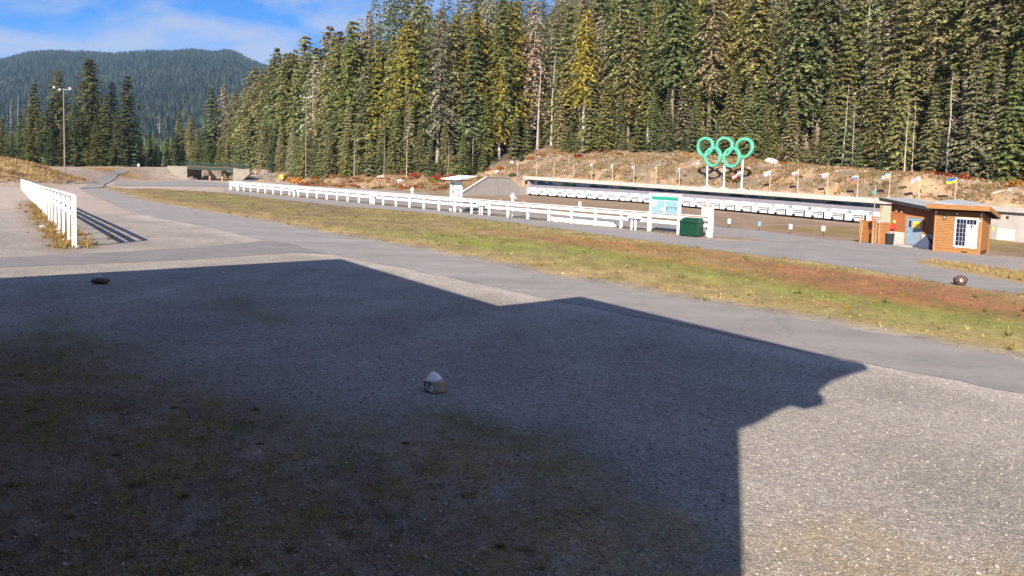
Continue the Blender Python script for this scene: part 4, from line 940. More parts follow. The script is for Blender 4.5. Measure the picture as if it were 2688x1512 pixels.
# plywood screens left of the hut
def screen(x0, x1, yb, ht_, name, lab, panels):
    a = g(x0, yb[0]); b = g(x1, yb[1]); fr = Frame(a, (b - a)[:2]); w = np.linalg.norm((b - a)[:2]); r = empty(name, a); tag(r, lab, 'screen', 'plywood screens by the huts')
    for k in range(panels): fr.box('panel', 'plywood', w * k / panels + .01, w * (k + 1) / panels - .01, -.03, .0, .02, ht_, r)
    return fr, w, r
fr, w, r = screen(2252, 2301, (634, 639), 1.72, 'plywood_screen', 'lower brown plywood screen on props, left of the windsock pole', 2)
for a in (.15, w * .95): fr.box('prop', 'lumber', a - .05, a + .05, .002, .09, -.05, 1.95, r)
MB().beam(fr.p(.35, .1, 1.5), fr.p(.55, .6, 0), .08, .06).build('brace', 'lumber', r)
fr, w, r = screen(2304, 2333, (640, 642), 1.68, 'plywood_screen', 'taller plywood screen with a grey upper panel, against the blue door hut', 2)
fr.box('upper_panel', 'grey_panel', .12, w, -.02, .012, 1.70, 2.95, r); fr.box('prop', 'cedar_trim', 0.0, .09, .002, .08, -.05, 2.98, r)
# windsock pole
p = g(2289, 640); r = empty('windsock_pole', p); tag(r, 'tall grey pole with a teal pennant and an orange windsock, left of huts', 'pole')
MB().tube([p, p + np.array([0, 0, 4.45])], .035, 8).build('pole', 'steel', r); MB().box(p + np.array([0, 0, .6]), (.12, .12, 1.3)).build('support', 'lumber', r)
tp = p + np.array([0, 0, 4.1]); MB().add([tp + np.array([-.02, 0, .15]), tp + np.array([-.28, .05, -.25]), tp + np.array([-.02, 0, -.35]), tp + np.array([-.02, .02, .15]), tp + np.array([-.28, .07, -.25]), tp + np.array([-.02, .02, -.35])], [(0, 1, 2), (5, 4, 3)]).build('pennant', 'flag_teal', r)
MB().tube([p + np.array([-.05, 0, 2.15]), p + np.array([-.02, .02, 1.8]), p + np.array([.02, .02, 1.55])], [.14, .11, .05], 8).build('windsock', 'sign_red', r)
# lane signs on the range
for k, (px, yb, m_, lab) in enumerate(((1914, 598, 'sign_mint', 'small pale lane sign on the range, nearest the fence end'), (1993, 606, 'sign_blue', 'small blue lane sign on the range'), (2075, 614, 'sign_grey', 'small grey lane sign on the range, between blue and white ones'), (2161, 619, 'white_sign', 'small white lane sign on the range, nearest the plywood screen'))):
    p = gt(px, yb); r = empty('lane_sign', p); tag(r, lab, 'sign', 'lane signs on the range')
    MB().tube([p, p + np.array([0, 0, .55])], .02, 6).build('stake', 'dark', r)
    fr = Frame(p, Uw2); fr.box('plate', m_, -.17, .17, .025, .05, .42, .88, r); fr.box('edge', 'dark', -.21, -.175, .02, .05, .42, .86, r)

# ------------------------------------------------------------------ bridge and lamp poles
bl = at(439, 472, 195); r = empty('footbridge', P3((-84, 196), 0)); tag(r, 'dark green footbridge with concrete abutments over an underpass', 'bridge')
def bx(px, Y): return at(px, 450, Y)[0]
YB = 195.0; ztop = at(465, 436, YB)[2]; zdk = at(550, 446, YB)[2]
x0, x1, x2, x3, x4 = bx(439, YB), bx(491, YB), bx(520, YB + 9), bx(612, YB), bx(655, YB)
MB().prism([(x0, YB, ztop - .6), (x0, YB, ztop), (x1, YB, ztop), (x1, YB, -.5), (bx(468, YB), YB, -.5)], (0, .6, 0)).build('abutment', 'concrete_old', r)
MB().box(((x1 + x1 - .6) / 2, YB + 4.9, ztop / 2 - .3), (.6, 8.4, ztop + .4)).build('abutment', 'concrete_old', r)
MB().prism([(x4, YB, ztop - 1.6), (x4, YB, ztop - .3), (x3, YB, ztop - .1), (x3, YB, -.5), (bx(628, YB), YB, -.5)], (0, .6, 0)).build('abutment', 'concrete_old', r)
MB().box((x3 + .3, YB + 4.9, ztop / 2 - .35), (.6, 8.4, ztop + .3)).build('abutment', 'concrete_old', r)
for yy in (YB + .2, YB + 5.2): MB().beam((x1, yy, (ztop + zdk) / 2), (x3, yy, (ztop + zdk) / 2 - .1), .35, ztop - zdk).build('girder', 'bridge_green', r)
MB().beam((x1 - .5, YB + 2.7, ztop + .02), (x3 + .5, YB + 2.7, ztop - .1), 5.2, .16).build('deck', 'bench_wood', r)
ra, rb = bx(474, YB), bx(636, YB)
for yy in (YB + .1, YB + 5.3):
    for z in (.25, .75, 1.25): MB().beam((ra, yy, ztop + z), (rb, yy, ztop + z - .1), .09, .12).build('rail', 'bridge_green', r)
    n = 12
    for k in range(n + 1):
        X = ra + (rb - ra) * k / n; MB().box((X, yy, ztop + .62), (.12, .12, 1.35)).build('rail_post', 'bridge_green', r)
        if k < n:
            X2 = ra + (rb - ra) * (k + 1) / n; MB().beam((X, yy, ztop + .1), (X2, yy, ztop + 1.2), .07, .09).build('brace', 'bridge_green', r)
for px in (551, 584): MB().box((bx(px, YB + 3), YB + 3, zdk / 2 - .2), (.4, .4, zdk + .4)).build('pier', 'lumber', r)
def lamp(px, yb, ytop, lab, Y=None):
    p = gt(px, yb) if Y is None else onz(at(px, yb, Y)); h = at(px, ytop, p[1])[2] - p[2]; r = empty('lamp_pole', p); tag(r, lab, 'lamp pole', 'stadium lamp poles')
    MB().tube([p - np.array([0, 0, .3]), p + np.array([0, 0, h * .5]), p + np.array([0, 0, h])], [.13, .11, .08], 8).build('pole', 'pole_grey', r)
    MB().beam(p + np.array([-1.4, 0, h - .2]), p + np.array([1.6, 0, h - .2]), .09, .09).build('crossarm', 'steel', r)
    for dx, dz in ((-1.4, .5), (1.5, .4), (-.4, .1)):
        q = p + np.array([dx, -.3, h + dz - .3]); l = MB().tube([q + np.array([0, .35, .1]), q, q + np.array([0, -.25, -.12])], [.08, .18, .24], 10).build('floodlight', 'steel', r)
        MB().tube([q + np.array([0, -.252, -.12]), q + np.array([0, -.29, -.14])], [.21, .2], 10).build('lens', 'sign_grey', l)
lamp(170, 459, 232, 'tall lamp pole on the grassy berm at the left'); lamp(802, 482, 254, 'tall lamp pole behind the fence at the forest edge')
# small signs
def sign(px, yb, yt, w, lab, m_, name='warning_sign', post='lumber', Y=None):
    p = gt(px, yb); Yd = p[1]; zt = at(px, yt, Yd)[2] - p[2]; ww = w * Yd / FPX; hh = ww * 1.25
    r = empty(name, p); tag(r, lab, 'sign'); MB().box(p + np.array([0, 0, zt / 2]), (.1, .1, zt)).build('post', post, r); MB().box(p + np.array([0, -.08, zt - hh / 2]), (ww, .05, hh)).build('plate', m_, r)
sign(739, 478, 458, 9, 'yellow square warning sign beside the ramp path', 'yellow'); sign(670, 470, 449, 3.5, 'small pale yellow marker post beside the ramp', 'pale_yellow', 'marker_post'); sign(364, 446, 430, 5, 'small white sign on the road crest by the trees', 'white_sign', 'road_sign')

# ------------------------------------------------------------------ rocks
def icos(sub=2):
    import bmesh
    bm = bmesh.new(); bmesh.ops.create_icosphere(bm, subdivisions=sub, radius=1.0)
    v = np.array([p.co[:] for p in bm.verts]); f = np.array([[q.index for q in p.verts] for p in bm.faces]); bm.free(); return v, f
IV, IF = icos(3); IV1, IF1 = icos(1); IV2, IF2 = icos(2)
def rock_shape(V, seed, amp=.25, planes=7):
    r_ = np.random.default_rng(seed); v = V.copy()
    for k in range(planes):      # chisel flat facets
        n = r_.normal(size=3); n /= np.linalg.norm(n); h = r_.uniform(.62, .85); d = v @ n; m_ = d > h; v[m_] -= np.outer(d[m_] - h, n) * .9
    v *= (1 + amp * .35 * (fbm(v[:, 0] * 2 + seed, v[:, 1] * 2 + v[:, 2] * 1.7, seed) - .5))[:, None]; return v
def rock_obj(name, p, size, seed, colf, lab, cat='rock', rz=0., V=None, F=None, group=None, sink=.15):
    v = rock_shape(IV2 if V is None else V, seed); v = v * np.array(size) / 2; co, si = math.cos(rz), math.sin(rz)
    v = np.stack([v[:, 0] * co - v[:, 1] * si, v[:, 0] * si + v[:, 1] * co, v[:, 2]], 1); v[:, 2] -= v[:, 2].min() + sink * size[2]
    me = npmesh(name, v, IF2 if F is None else F, 'rock', colf(v)); me.polygons.foreach_set('use_smooth', [False] * len(me.polygons)); o = link(name, me, None, p); tag(o, lab, cat, group); return o
# painted distance stone
p = g(1142, 1026); rr = empty('painted_stone', p); tag(rr, 'white and tan painted stone marked 3.0 on the shaded gravel', 'stone')
pts = np.array([(-.20, -.05, .02), (-.235, .0, .13), (-.20, -.01, .23), (-.16, .03, .30), (-.14, -.16, .0), (-.03, -.21, .02), (.20, -.15, .03), (.245, -.03, .12), (.235, .0, .17), (.16, .02, .235), (.11, .04, .29), (.055, .06, .345), (-.01, .07, .385), (-.075, .06, .385), (-.12, .05, .35), (-.09, -.135, .215), (.02, -.15, .215), (.10, -.12, .235), (-.17, -.08, .21), (.24, .1, .03), (.08, .22, .03), (-.15, .18, .03), (-.05, .18, .30), (.12, .15, .22), (-.15, .12, .27)], float)
import bmesh
bm = bmesh.new()
for q in pts: bm.verts.new(q)
bmesh.ops.convex_hull(bm, input=bm.verts[:]); loose = [v for v in bm.verts if not v.link_faces]; bmesh.ops.delete(bm, geom=loose, context='VERTS')
bmesh.ops.subdivide_edges(bm, edges=bm.edges[:], cuts=3, use_grid_fill=True); bmesh.ops.triangulate(bm, faces=bm.faces[:])
bm.normal_update()
for v in bm.verts: v.co += v.normal * (.012 * (float(fbm(v.co.x * 14 + 5, v.co.y * 14 + v.co.z * 11, 2)) - .5) * 1.6)
bm.normal_update(); me = bpy.data.meshes.new('stone'); 
cols = []
for v in bm.verts:
    x, y, z = v.co; tt = float(fbm(x * 25, z * 25, 4)) - .5
    if z > .215 + .22 * max(x + .05, 0) + .02 * tt and x < .17: c = (.80, .80, .82)
    elif x < -.075 + .02 * tt: c = (.15, .115, .105)
    else: c = (.33 + .08 * tt, .27 + .06 * tt, .20 + .05 * tt)
    cols.append(c)
bm.to_mesh(me); bm.free(); me.materials.append(M['rock']); setcol(me, cols); link('stone', me, rr)
stone_v = np.array([v.co[:] for v in me.vertices]); me.calc_loop_triangles()
from mathutils.bvhtree import BVHTree
bvh = BVHTree.FromPolygons([tuple(v) for v in stone_v], [tuple(t.vertices) for t in me.loop_triangles])
def on_stone(name, body, size, cxp, czp, m_, tilt=0.0):
    """paint lettering on the stone's face that looks at the viewer's left"""
    v, f_ = textmesh(body, size); d = Vector((.42, .86, -.28)).normalized(); rt = Vector((.90, -.44, 0)).normalized(); up = Vector((.0, .25, .97)); V = []
    # densify by subdividing
    bm = bmesh.new(); vs = [bm.verts.new(q) for q in v]
    for q in f_:
        try: bm.faces.new([vs[i] for i in q])
        except ValueError: pass
    bmesh.ops.triangulate(bm, faces=bm.faces[:]); bmesh.ops.subdivide_edges(bm, edges=bm.edges[:], cuts=2)
    bmesh.ops.triangulate(bm, faces=bm.faces[:]); bm.verts.index_update()
    co, si = math.cos(tilt), math.sin(tilt); out = []
    for q in bm.verts:
        a, b = q.co.x * co - q.co.y * si, q.co.x * si + q.co.y * co
        o_ = Vector((cxp, -.17, czp)) + rt * a + up * b - d * .6
        h, nrm, _, _ = bvh.ray_cast(o_, d); 
        if h is None: h = o_ + d * .6; nrm = -d
        out.append(tuple(Vector(h) + Vector(nrm) * .004))
    fs = [tuple(x.index for x in q.verts) for q in bm.faces]; bm.free(); me = bpy.data.meshes.new(name); me.from_pydata(out, [], fs); me.materials.append(M[m_]); link(name, me, rr)
on_stone('lettering', '3.0', .165, -.130, .115, 'white_sign', -.30)
dk = lambda v: np.tile([.085, .055, .045], (len(v), 1)) * (1 + .5 * (fbm(v[:, 0] * 9, v[:, 2] * 9 + v[:, 1] * 7, 3) - .5))[:, None]
p = g(265, 745); o = rock_obj('dark_rock', p, (.78, .5, .27), 5, lambda v: dk(v) * 1.3, 'low dark brown rock on shaded gravel at the left'); 
p2 = g(257, 736); rock_obj('pale_stone', p2 + np.array([0, 0, 0]), (.28, .22, .42), 8, lambda v: np.tile([.42, .42, .46], (len(v), 1)), 'small pale stone behind the low dark rock at the left', 'stone')
p = g(2521, 749); r = rock_obj('marker_rock', p, (.72, .6, .55), 12, lambda v: dk(v) * 1.1, 'dark brown rock with a white painted mark by the right road'); 
mk = Frame(p, (.8, -.6)); o = MB()
mp_ = [(0, .17), (.03, .07), (.10, .05), (.04, 0), (0, -.09), (-.04, 0), (-.10, .04), (-.03, .07)]
P_ = [np.array([.04, -.02, .24]) + mk.a * a * .85 + mk.n * .335 + np.array([0, 0, z * .85]) for a, z in mp_]
o.prism(P_, mk.n * -.05); oo = o.build('painted_mark', 'white_sign', None); oo.parent = r
# stones along the base of the left fence
cnt = 0
for k in range(46):
    t = random.random() ** 1.6; q = LFA + (LFB - LFA) * t * .35; off = random.gauss(0, .55); pp = q[:2] + np.array([.81, .59]) * off + np.array([-.59, .81]) * random.uniform(-1.4, 1)
    s_ = random.uniform(.12, .42) * (1 if k < 24 else .7); c0 = random.choice([(.34, .28, .25), (.30, .29, .28), (.37, .27, .22), (.24, .22, .20), (.42, .38, .34)])
    rock_obj('fence_stone', (pp[0], pp[1], 0), (s_ * 1.3, s_, s_ * .75), 100 + k % 9, lambda v: np.tile(c0, (len(v), 1)) * random.uniform(.85, 1.1), 'small loose stone heaped at the foot of the tall left fence', 'stone', rz=random.uniform(0, 6), V=IV1, F=IF1, group='stones at the foot of the left fence')

# ------------------------------------------------------------------ lodge behind the camera (casts the foreground shadow)
fa = np.array([-.588, .809]); fnn = np.array([.809, .588])
def L3(a, n, z): return np.array([fa[0] * a + fnn[0] * n, fa[1] * a + fnn[1] * n, z])
dxy = np.array([math.sin(SUN_AZ), math.cos(SUN_AZ)]); tanE = math.tan(SUN_EL)
def caster(px, py, n=None, a=None):
    """point on a vertical plane of the lodge that shades the measured ground point"""
    q = g(px, py)[:2]; d_ = dxy
    if n is not None: Lh = ((q @ fnn) - n) / (d_ @ fnn)
    else: Lh = ((q @ fa) - a) / (d_ @ fa)
    b = q - d_ * Lh; return b @ fa, b @ fnn, Lh * tanE
lodge = empty('lodge', L3(8, -6, 0)); tag(lodge, 'timber lodge behind the camera whose roof shades the gravel forecourt', 'building')
n1 = 3.2; a1, _, h1 = caster(2270, 955, n=n1); a2, _, h2 = caster(1523, 780.5, n=n1)
n2 = .35; a3, _, h3 = caster(1336, 805.6, n=n2); a4, _, h4 = caster(887, 681, n=n2)
av, _, hv = caster(1941, 1127, n=-.4)
def lhexa(name, m_, P): return MB().hexa([L3(*q) for q in P]).build(name, m_, lodge)
def slab(name, m_, P, th): return MB().hexa([L3(a, n, z - th) for a, n, z in P] + [L3(*q) for q in P]).build(name, m_, lodge)
hA = (h1 + h2) / 2; hB = (h3 + h4) / 2
a_e = av                                       # right hand end wall
lhexa('wall', 'lodge_wall', [(a, n, z) for z in (-.2, hA - .35) for a, n in ((a_e, -.4), (a2 + .0, -.4), (a2, -12), (a_e, -12))])
lhexa('wall', 'lodge_wall', [(a, n, z) for z in (-.2, hB - .6) for a, n in ((a2 + .01, -.6), (a4 - 1, -.6), (a4 - 1, -12), (a2 + .01, -12))])
slab('roof', 'lodge_roof', [(a1, n1, hA), (a2, n1, hA), (a2, -13, hA - .5), (a1, -13, hA - .5)], .25)
a5, n5, h5 = caster(145, 722, a=a4); k5 = (-30 - n2) / (n5 - n2); h6 = hB + (h5 - hB) * k5; print('LODGE', a1, a2, hA, a3, a4, hB, av, hv, n5, h5)
slab('roof', 'lodge_roof', [(a2 + .02, n2, hB), (a4, n2, hB), (a4, -30, h6), (a2 + .02, -30, h6)], .25)
lhexa('roof_step', 'lodge_wall', [(a, n, z) for z in (hB - .3, hA - .2) for a, n in ((a2 - .4, .3), (a2 - .02, .3), (a2 - .02, -12), (a2 - .4, -12))])
# end gable with stepped timber brackets under the big overhang: outline measured from its shadow
gb = [caster(px, py, a=av) for px, py in ((2270, 955), (2215, 990), (2185, 1000), (2150, 1028), (2165, 1050), (2160, 1064), (2115, 1075), (2077, 1066), (2040, 1080), (1990, 1110), (1950, 1125))]
poly = [L3(av, n, z) for _, n, z in gb]
poly += [L3(av, -.4, gb[-1][2]), L3(av, -.4, hA - .28), L3(av, n1 - .05, hA - .28)]
MB().prism(poly, np.r_[fa * .3, 0]).build('gable_bracket', 'lodge_wall', lodge)
for k in range(4): slab('eave_beam', 'lodge_wall', [(a1 + 1 + k * 2.4, n1 - .1, hA - .26), (a1 + 1.25 + k * 2.4, n1 - .1, hA - .26), (a1 + 1.25 + k * 2.4, -.41, hA - .5), (a1 + 1 + k * 2.4, -.41, hA - .5)], .3)
# ------------------------------------------------------------------ trees
def crown_mesh(name, seed, H, base, rmax, nbr, droop, power=.8, k=6, leaf=.75, lump=.35, gap=0.0, whorl=.95):
    r_ = np.random.default_rng(seed); V = []; Fc = []; Cc = []
    up = np.array([0, 0, 1.0]); lp = r_.uniform(.6, 1.15, 40)
    for i in range(nbr):
        t = (i + r_.random()) / nbr; nw = max(8, int(H * (1 - base) / whorl)); t = min(.995, max(0, (math.floor(t * nw) + .5 + r_.normal() * .17) / nw)); h = H * (base + (1 - base) * t)
        prof = (1 - t) ** power * (1 - .35 * math.exp(-((t) / .12) ** 2)) + .03
        az = i * 2.39996 + r_.normal() * .35
        sec = lp[int((t * 13 + az * .9)) % 40]
        L = max(.35, rmax * prof * (1 - lump + lump * 2 * r_.random()) * sec)
        if r_.random() < gap: continue
        out = np.array([math.cos(az), math.sin(az), 0]); side = np.array([-out[1], out[0], 0])
        rise = r_.uniform(.0, .35) * (1 if t > .75 else .5); dr = droop * r_.uniform(.6, 1.3)
        cv = r_.uniform(.74, 1.26); warm = r_.normal() * .05
        kk = max(2, int(k * (.5 + .5 * L / rmax)))
        for j in range(kk):
            s_ = (j + .5 + r_.uniform(-.3, .3)) / kk; s_ = .12 + .9 * s_
            p = np.array([0, 0, h]) + out * L * s_ + up * L * (rise * s_ - dr * s_ * s_)
            for sg in (-1, 1, 0):
                lt = leaf * r_.uniform(.55, 1.25) * (1.15 - .45 * s_) * (.55 + .45 * L / rmax)
                if sg == 0:
                    if j % 2: continue
                    d = out * r_.uniform(.3, .9) - up * r_.uniform(.3, 1.0)
                else: d = side * sg * r_.uniform(.6, 1.1) + out * r_.uniform(.2, .8) - up * r_.uniform(.05, .75)
                d /= np.linalg.norm(d); q = np.cross(d, up * .9 + out * r_.normal() * .4 + side * r_.normal() * .4); q /= np.linalg.norm(q) + 1e-6
                w = lt * r_.uniform(.17, .32); b = len(V); m_ = p + d * lt * .5 - up * lt * .04
                V += [p - d * lt * .08, m_ + q * w, p + d * lt, m_ - q * w]; Fc.append((b, b + 1, b + 2, b + 3))
                cc = cv * r_.uniform(.82, 1.18); Cc += [(cc * (1 + warm), cc, cc * (1 - warm))] * 4
    b = len(V)
    return np.array(V), np.array(Fc), np.array(Cc)
def trunk_mesh(name, seed, H, r0, top=.97, stubs=0, smin=.05, smax=.5, slen=1.4, m_='bark', bend=.004):
    r_ = np.random.default_rng(seed); mb = MB(); n = 9; P = []; x = y = 0
    for i in range(n):
        t = i / (n - 1); x += r_.normal() * H * bend; y += r_.normal() * H * bend
        P.append((x if i else 0, y if i else 0, H * top * t - (.6 if i == 0 else 0)))
    R = [r0 * (1.25 if i == 0 else 1) * (1 - .93 * (i / (n - 1)) ** 1.1) + .015 for i in range(n)]
    mb.tube(P, R, 7)
    for k in range(stubs):
        t = r_.uniform(smin, smax); i = min(int(t * (n - 1)), n - 2); u = t * (n - 1) - i; p = np.array(P[i]) * (1 - u) + np.array(P[i + 1]) * u
        az = r_.uniform(0, 2 * pi); L = slen * r_.uniform(.4, 1.2); d = np.array([math.cos(az), math.sin(az), r_.uniform(-.45, .15)])
        mb.tube([p, p + d * L * .55, p + d * L + np.array([0, 0, -.25 * L])], [.05, .03, .008], 3, False)
    return mb.mesh(name, m_)
SPEC = []     # (height, trunk mesh, crown mesh)
def species(H, r0, base, rmax, nbr, droop, seeds, **kw):
    out = []; stubs = kw.pop('stubs', 0); tm = kw.pop('tm', 'bark')
    for s_ in seeds:
        v, f_, c = crown_mesh('crown', s_, H, base, rmax, nbr, droop, **kw)
        out.append((H, trunk_mesh('trunk', s_ + 50, H, r0, stubs=stubs, m_=tm, smax=max(base + .15, .12), slen=rmax * .45), npmesh('crown', v, f_, 'foliage', c), (v, f_, c)))
    return out
HEM = species(32, .38, .18, 5.0, 400, .52, (1, 2, 3, 4), power=.60, k=9, leaf=1.0, lump=.4, gap=.03, stubs=26)
OLD = species(34, .42, .34, 5.0, 340, .58, (11, 12, 13), power=.5, k=9, leaf=1.0, lump=.5, gap=.08, stubs=34)
FIR = species(24, .28, .04, 4.3, 400, .34, (21, 22, 23, 24), power=.85, k=9, leaf=.86, lump=.25, stubs=6)
YNG = species(10, .14, .02, 2.4, 240, .22, (31, 32, 33), power=.9, k=8, leaf=.52, lump=.25)
LIC = species(31, .36, .16, 4.7, 340, .66, (41, 42, 43), power=.55, k=9, leaf=.88, lump=.6, gap=.10, stubs=50, tm='bark_pale')
SNAGW = [(26, trunk_mesh('trunk', 90 + k, 26, .36, stubs=34, smin=.1, smax=.97, slen=1.7, m_='bark_pale', bend=.006), None, None) for k in range(2)]
SNAGT = [(22, trunk_mesh('trunk', 95 + k, 22, .2, stubs=70, smin=.06, smax=.98, slen=2.2, m_='bark_pale', bend=.004), None, None) for k in range(2)]
WHITE = [(32, trunk_mesh('trunk', 70 + k, 32, .42, stubs=20, smin=.2, smax=.6, slen=1.5, m_='bark_white'), HEM[k][2], HEM[k][3]) for k in range(2)]
WHITE2 = [(34, trunk_mesh('trunk', 76 + k, 34, .44, stubs=20, smin=.2, smax=.6, slen=1.5, m_='bark_white'), OLD[k][2], OLD[k][3]) for k in range(2)]
GRN = [(.205, .218, .085), (.245, .246, .102), (.170, .200, .094), (.265, .254, .122), (.218, .238, .078), (.280, .262, .148)]
YEL = [(.40, .33, .05), (.36, .31, .055), (.31, .29, .06)]
GREY = [(.35, .31, .225), (.30, .265, .185), (.39, .345, .25)]
def tree(sp, p, h, col, lab, group='conifers of the hillside forest', name='conifer_tree', cat='tree', wide=1.0, rz=None, sink=.2):
    H, tm, cm, _ = sp; s_ = h / H; r = empty(name, (p[0], p[1], p[2] - sink), random.uniform(0, 6.28) if rz is None else rz); r.scale = (s_ * wide, s_ * wide, s_)
    tag(r, lab, cat, group); link('trunk', tm, r)
    if cm is not None:
        o = link('crown', cm, r); o.color = (*col, 1)
    return r
def jit(c, a=.12):
    k = random.uniform(1 - a, 1 + a); return tuple(max(0, x * k * random.uniform(1 - a / 2, 1 + a / 2)) for x in c)
# named trees: (species, px, base_y, top_y, Y or None for ground hit, colour, label, width)
def ptree(sp, px, ytop, Y, col, lab, group=None, wide=1.0, name='conifer_tree', ybase=None):
    p = onz(at(px, 430, Y)) if ybase is None else at(px, ybase, Y); p = onz(p); h = at(px, ytop, Y)[2] - p[2]
    return tree(sp, p, h, col, lab, group, name, wide=wide)
LG = 'conifers beyond the grassy berm at the left'
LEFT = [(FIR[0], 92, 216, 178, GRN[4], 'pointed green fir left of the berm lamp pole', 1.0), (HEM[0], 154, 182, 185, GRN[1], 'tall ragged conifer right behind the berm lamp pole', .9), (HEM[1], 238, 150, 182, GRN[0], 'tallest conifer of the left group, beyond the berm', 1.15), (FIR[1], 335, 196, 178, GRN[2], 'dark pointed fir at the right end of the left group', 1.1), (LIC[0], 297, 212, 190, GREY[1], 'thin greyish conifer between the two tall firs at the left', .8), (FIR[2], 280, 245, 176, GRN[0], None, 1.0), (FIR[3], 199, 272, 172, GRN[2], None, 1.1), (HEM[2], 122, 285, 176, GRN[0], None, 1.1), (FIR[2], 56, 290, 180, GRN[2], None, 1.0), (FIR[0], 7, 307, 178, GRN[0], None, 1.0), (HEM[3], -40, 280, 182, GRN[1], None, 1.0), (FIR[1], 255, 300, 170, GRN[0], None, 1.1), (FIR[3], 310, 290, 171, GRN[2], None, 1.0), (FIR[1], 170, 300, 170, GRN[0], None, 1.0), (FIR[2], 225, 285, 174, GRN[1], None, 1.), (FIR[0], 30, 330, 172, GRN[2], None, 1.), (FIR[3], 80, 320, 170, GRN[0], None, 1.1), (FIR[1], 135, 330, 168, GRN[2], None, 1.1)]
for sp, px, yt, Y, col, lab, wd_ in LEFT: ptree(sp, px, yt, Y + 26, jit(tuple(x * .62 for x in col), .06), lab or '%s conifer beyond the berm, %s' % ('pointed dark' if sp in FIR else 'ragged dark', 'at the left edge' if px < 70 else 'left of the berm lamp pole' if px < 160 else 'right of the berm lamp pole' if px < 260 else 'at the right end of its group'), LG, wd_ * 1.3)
for px, yt, lab in ((28, 259, 'shorter bare grey snag at the far left edge'), (46, 238, 'taller bare grey snag at the far left edge')): ptree(SNAGW[0], px, yt, 228, (0, 0, 0), lab, 'snags beyond the berm', .5, 'tree_snag')
MG = 'conifers beyond the footbridge'
MID = [(SNAGT[0], 420, 297, 236, GREY[0], 'thin pale snag above the road crest, left of the bridge', 1.), (FIR[0], 472, 290, 240, GRN[4], None, 1.1), (HEM[1], 500, 300, 238, GRN[3], None, .9), (FIR[2], 555, 227, 248, GRN[2], 'pointed dark fir standing alone above the bridge', 1.15), (LIC[1], 588, 218, 250, GREY[1], 'grey lichen-hung conifer right of the pointed fir', .9), (HEM[2], 615, 236, 244, GRN[3], None, .9), (FIR[1], 395, 345, 226, GRN[4], None, 1.2), (FIR[3], 372, 362, 222, GRN[3], None, 1.1), (FIR[0], 440, 350, 232, GRN[1], None, 1.1), (FIR[2], 520, 335, 236, GRN[0], None, 1.2), (FIR[1], 545, 360, 230, GRN[2], None, 1.1), (HEM[0], 640, 225, 236, GRN[1], None, .9), (OLD[0], 667, 172, 232, GRN[3], None, 1.0), (OLD[1], 692, 182, 228, GRN[1], None, .9), (LIC[2], 720, 152, 236, GRN[5], None, .9), (OLD[2], 748, 135, 224, GRN[3], None, .95), (HEM[3], 705, 230, 220, GRN[0], None, 1.), (HEM[0], 775, 150, 226, GRN[1], None, 1.), (OLD[0], 800, 90, 226, GRN[3], None, 1.), (HEM[1], 830, 120, 216, GRN[2], None, 1.), (OLD[1], 862, 66, 218, GRN[5], None, 1.), (FIR[3], 655, 300, 226, GRN[0], None, 1.1), (FIR[0], 600, 330, 234, GRN[1], None, 1.1), (HEM[2], 740, 250, 214, GRN[4], None, 1.), (FIR[1], 690, 320, 215, GRN[3], None, 1.1), (FIR[2], 630, 360, 226, GRN[2], None, 1.1), (HEM[3], 890, 78, 214, GRN[1], None, 1.), (FIR[0], 410, 372, 218, GRN[2], None, 1.2), (FIR[3], 480, 372, 226, GRN[0], None, 1.2), (FIR[1], 575, 375, 225, GRN[4], None, 1.1)]
for sp, px, yt, Y, col, lab, wd_ in MID: ptree(sp, px, yt, Y, jit(col, .08), lab or '%s conifer %s' % ('pointed green' if sp in FIR else 'bare-trunked tall' if sp in OLD else 'tall ragged', 'left of the footbridge' if px < 470 else 'directly above the footbridge' if px < 600 else 'right of the footbridge' if px < 700 else 'left of the forest-edge lamp pole' if px < 790 else 'right of the forest-edge lamp pole'), MG if sp not in SNAGT else 'snags', wd_ * 1.2)
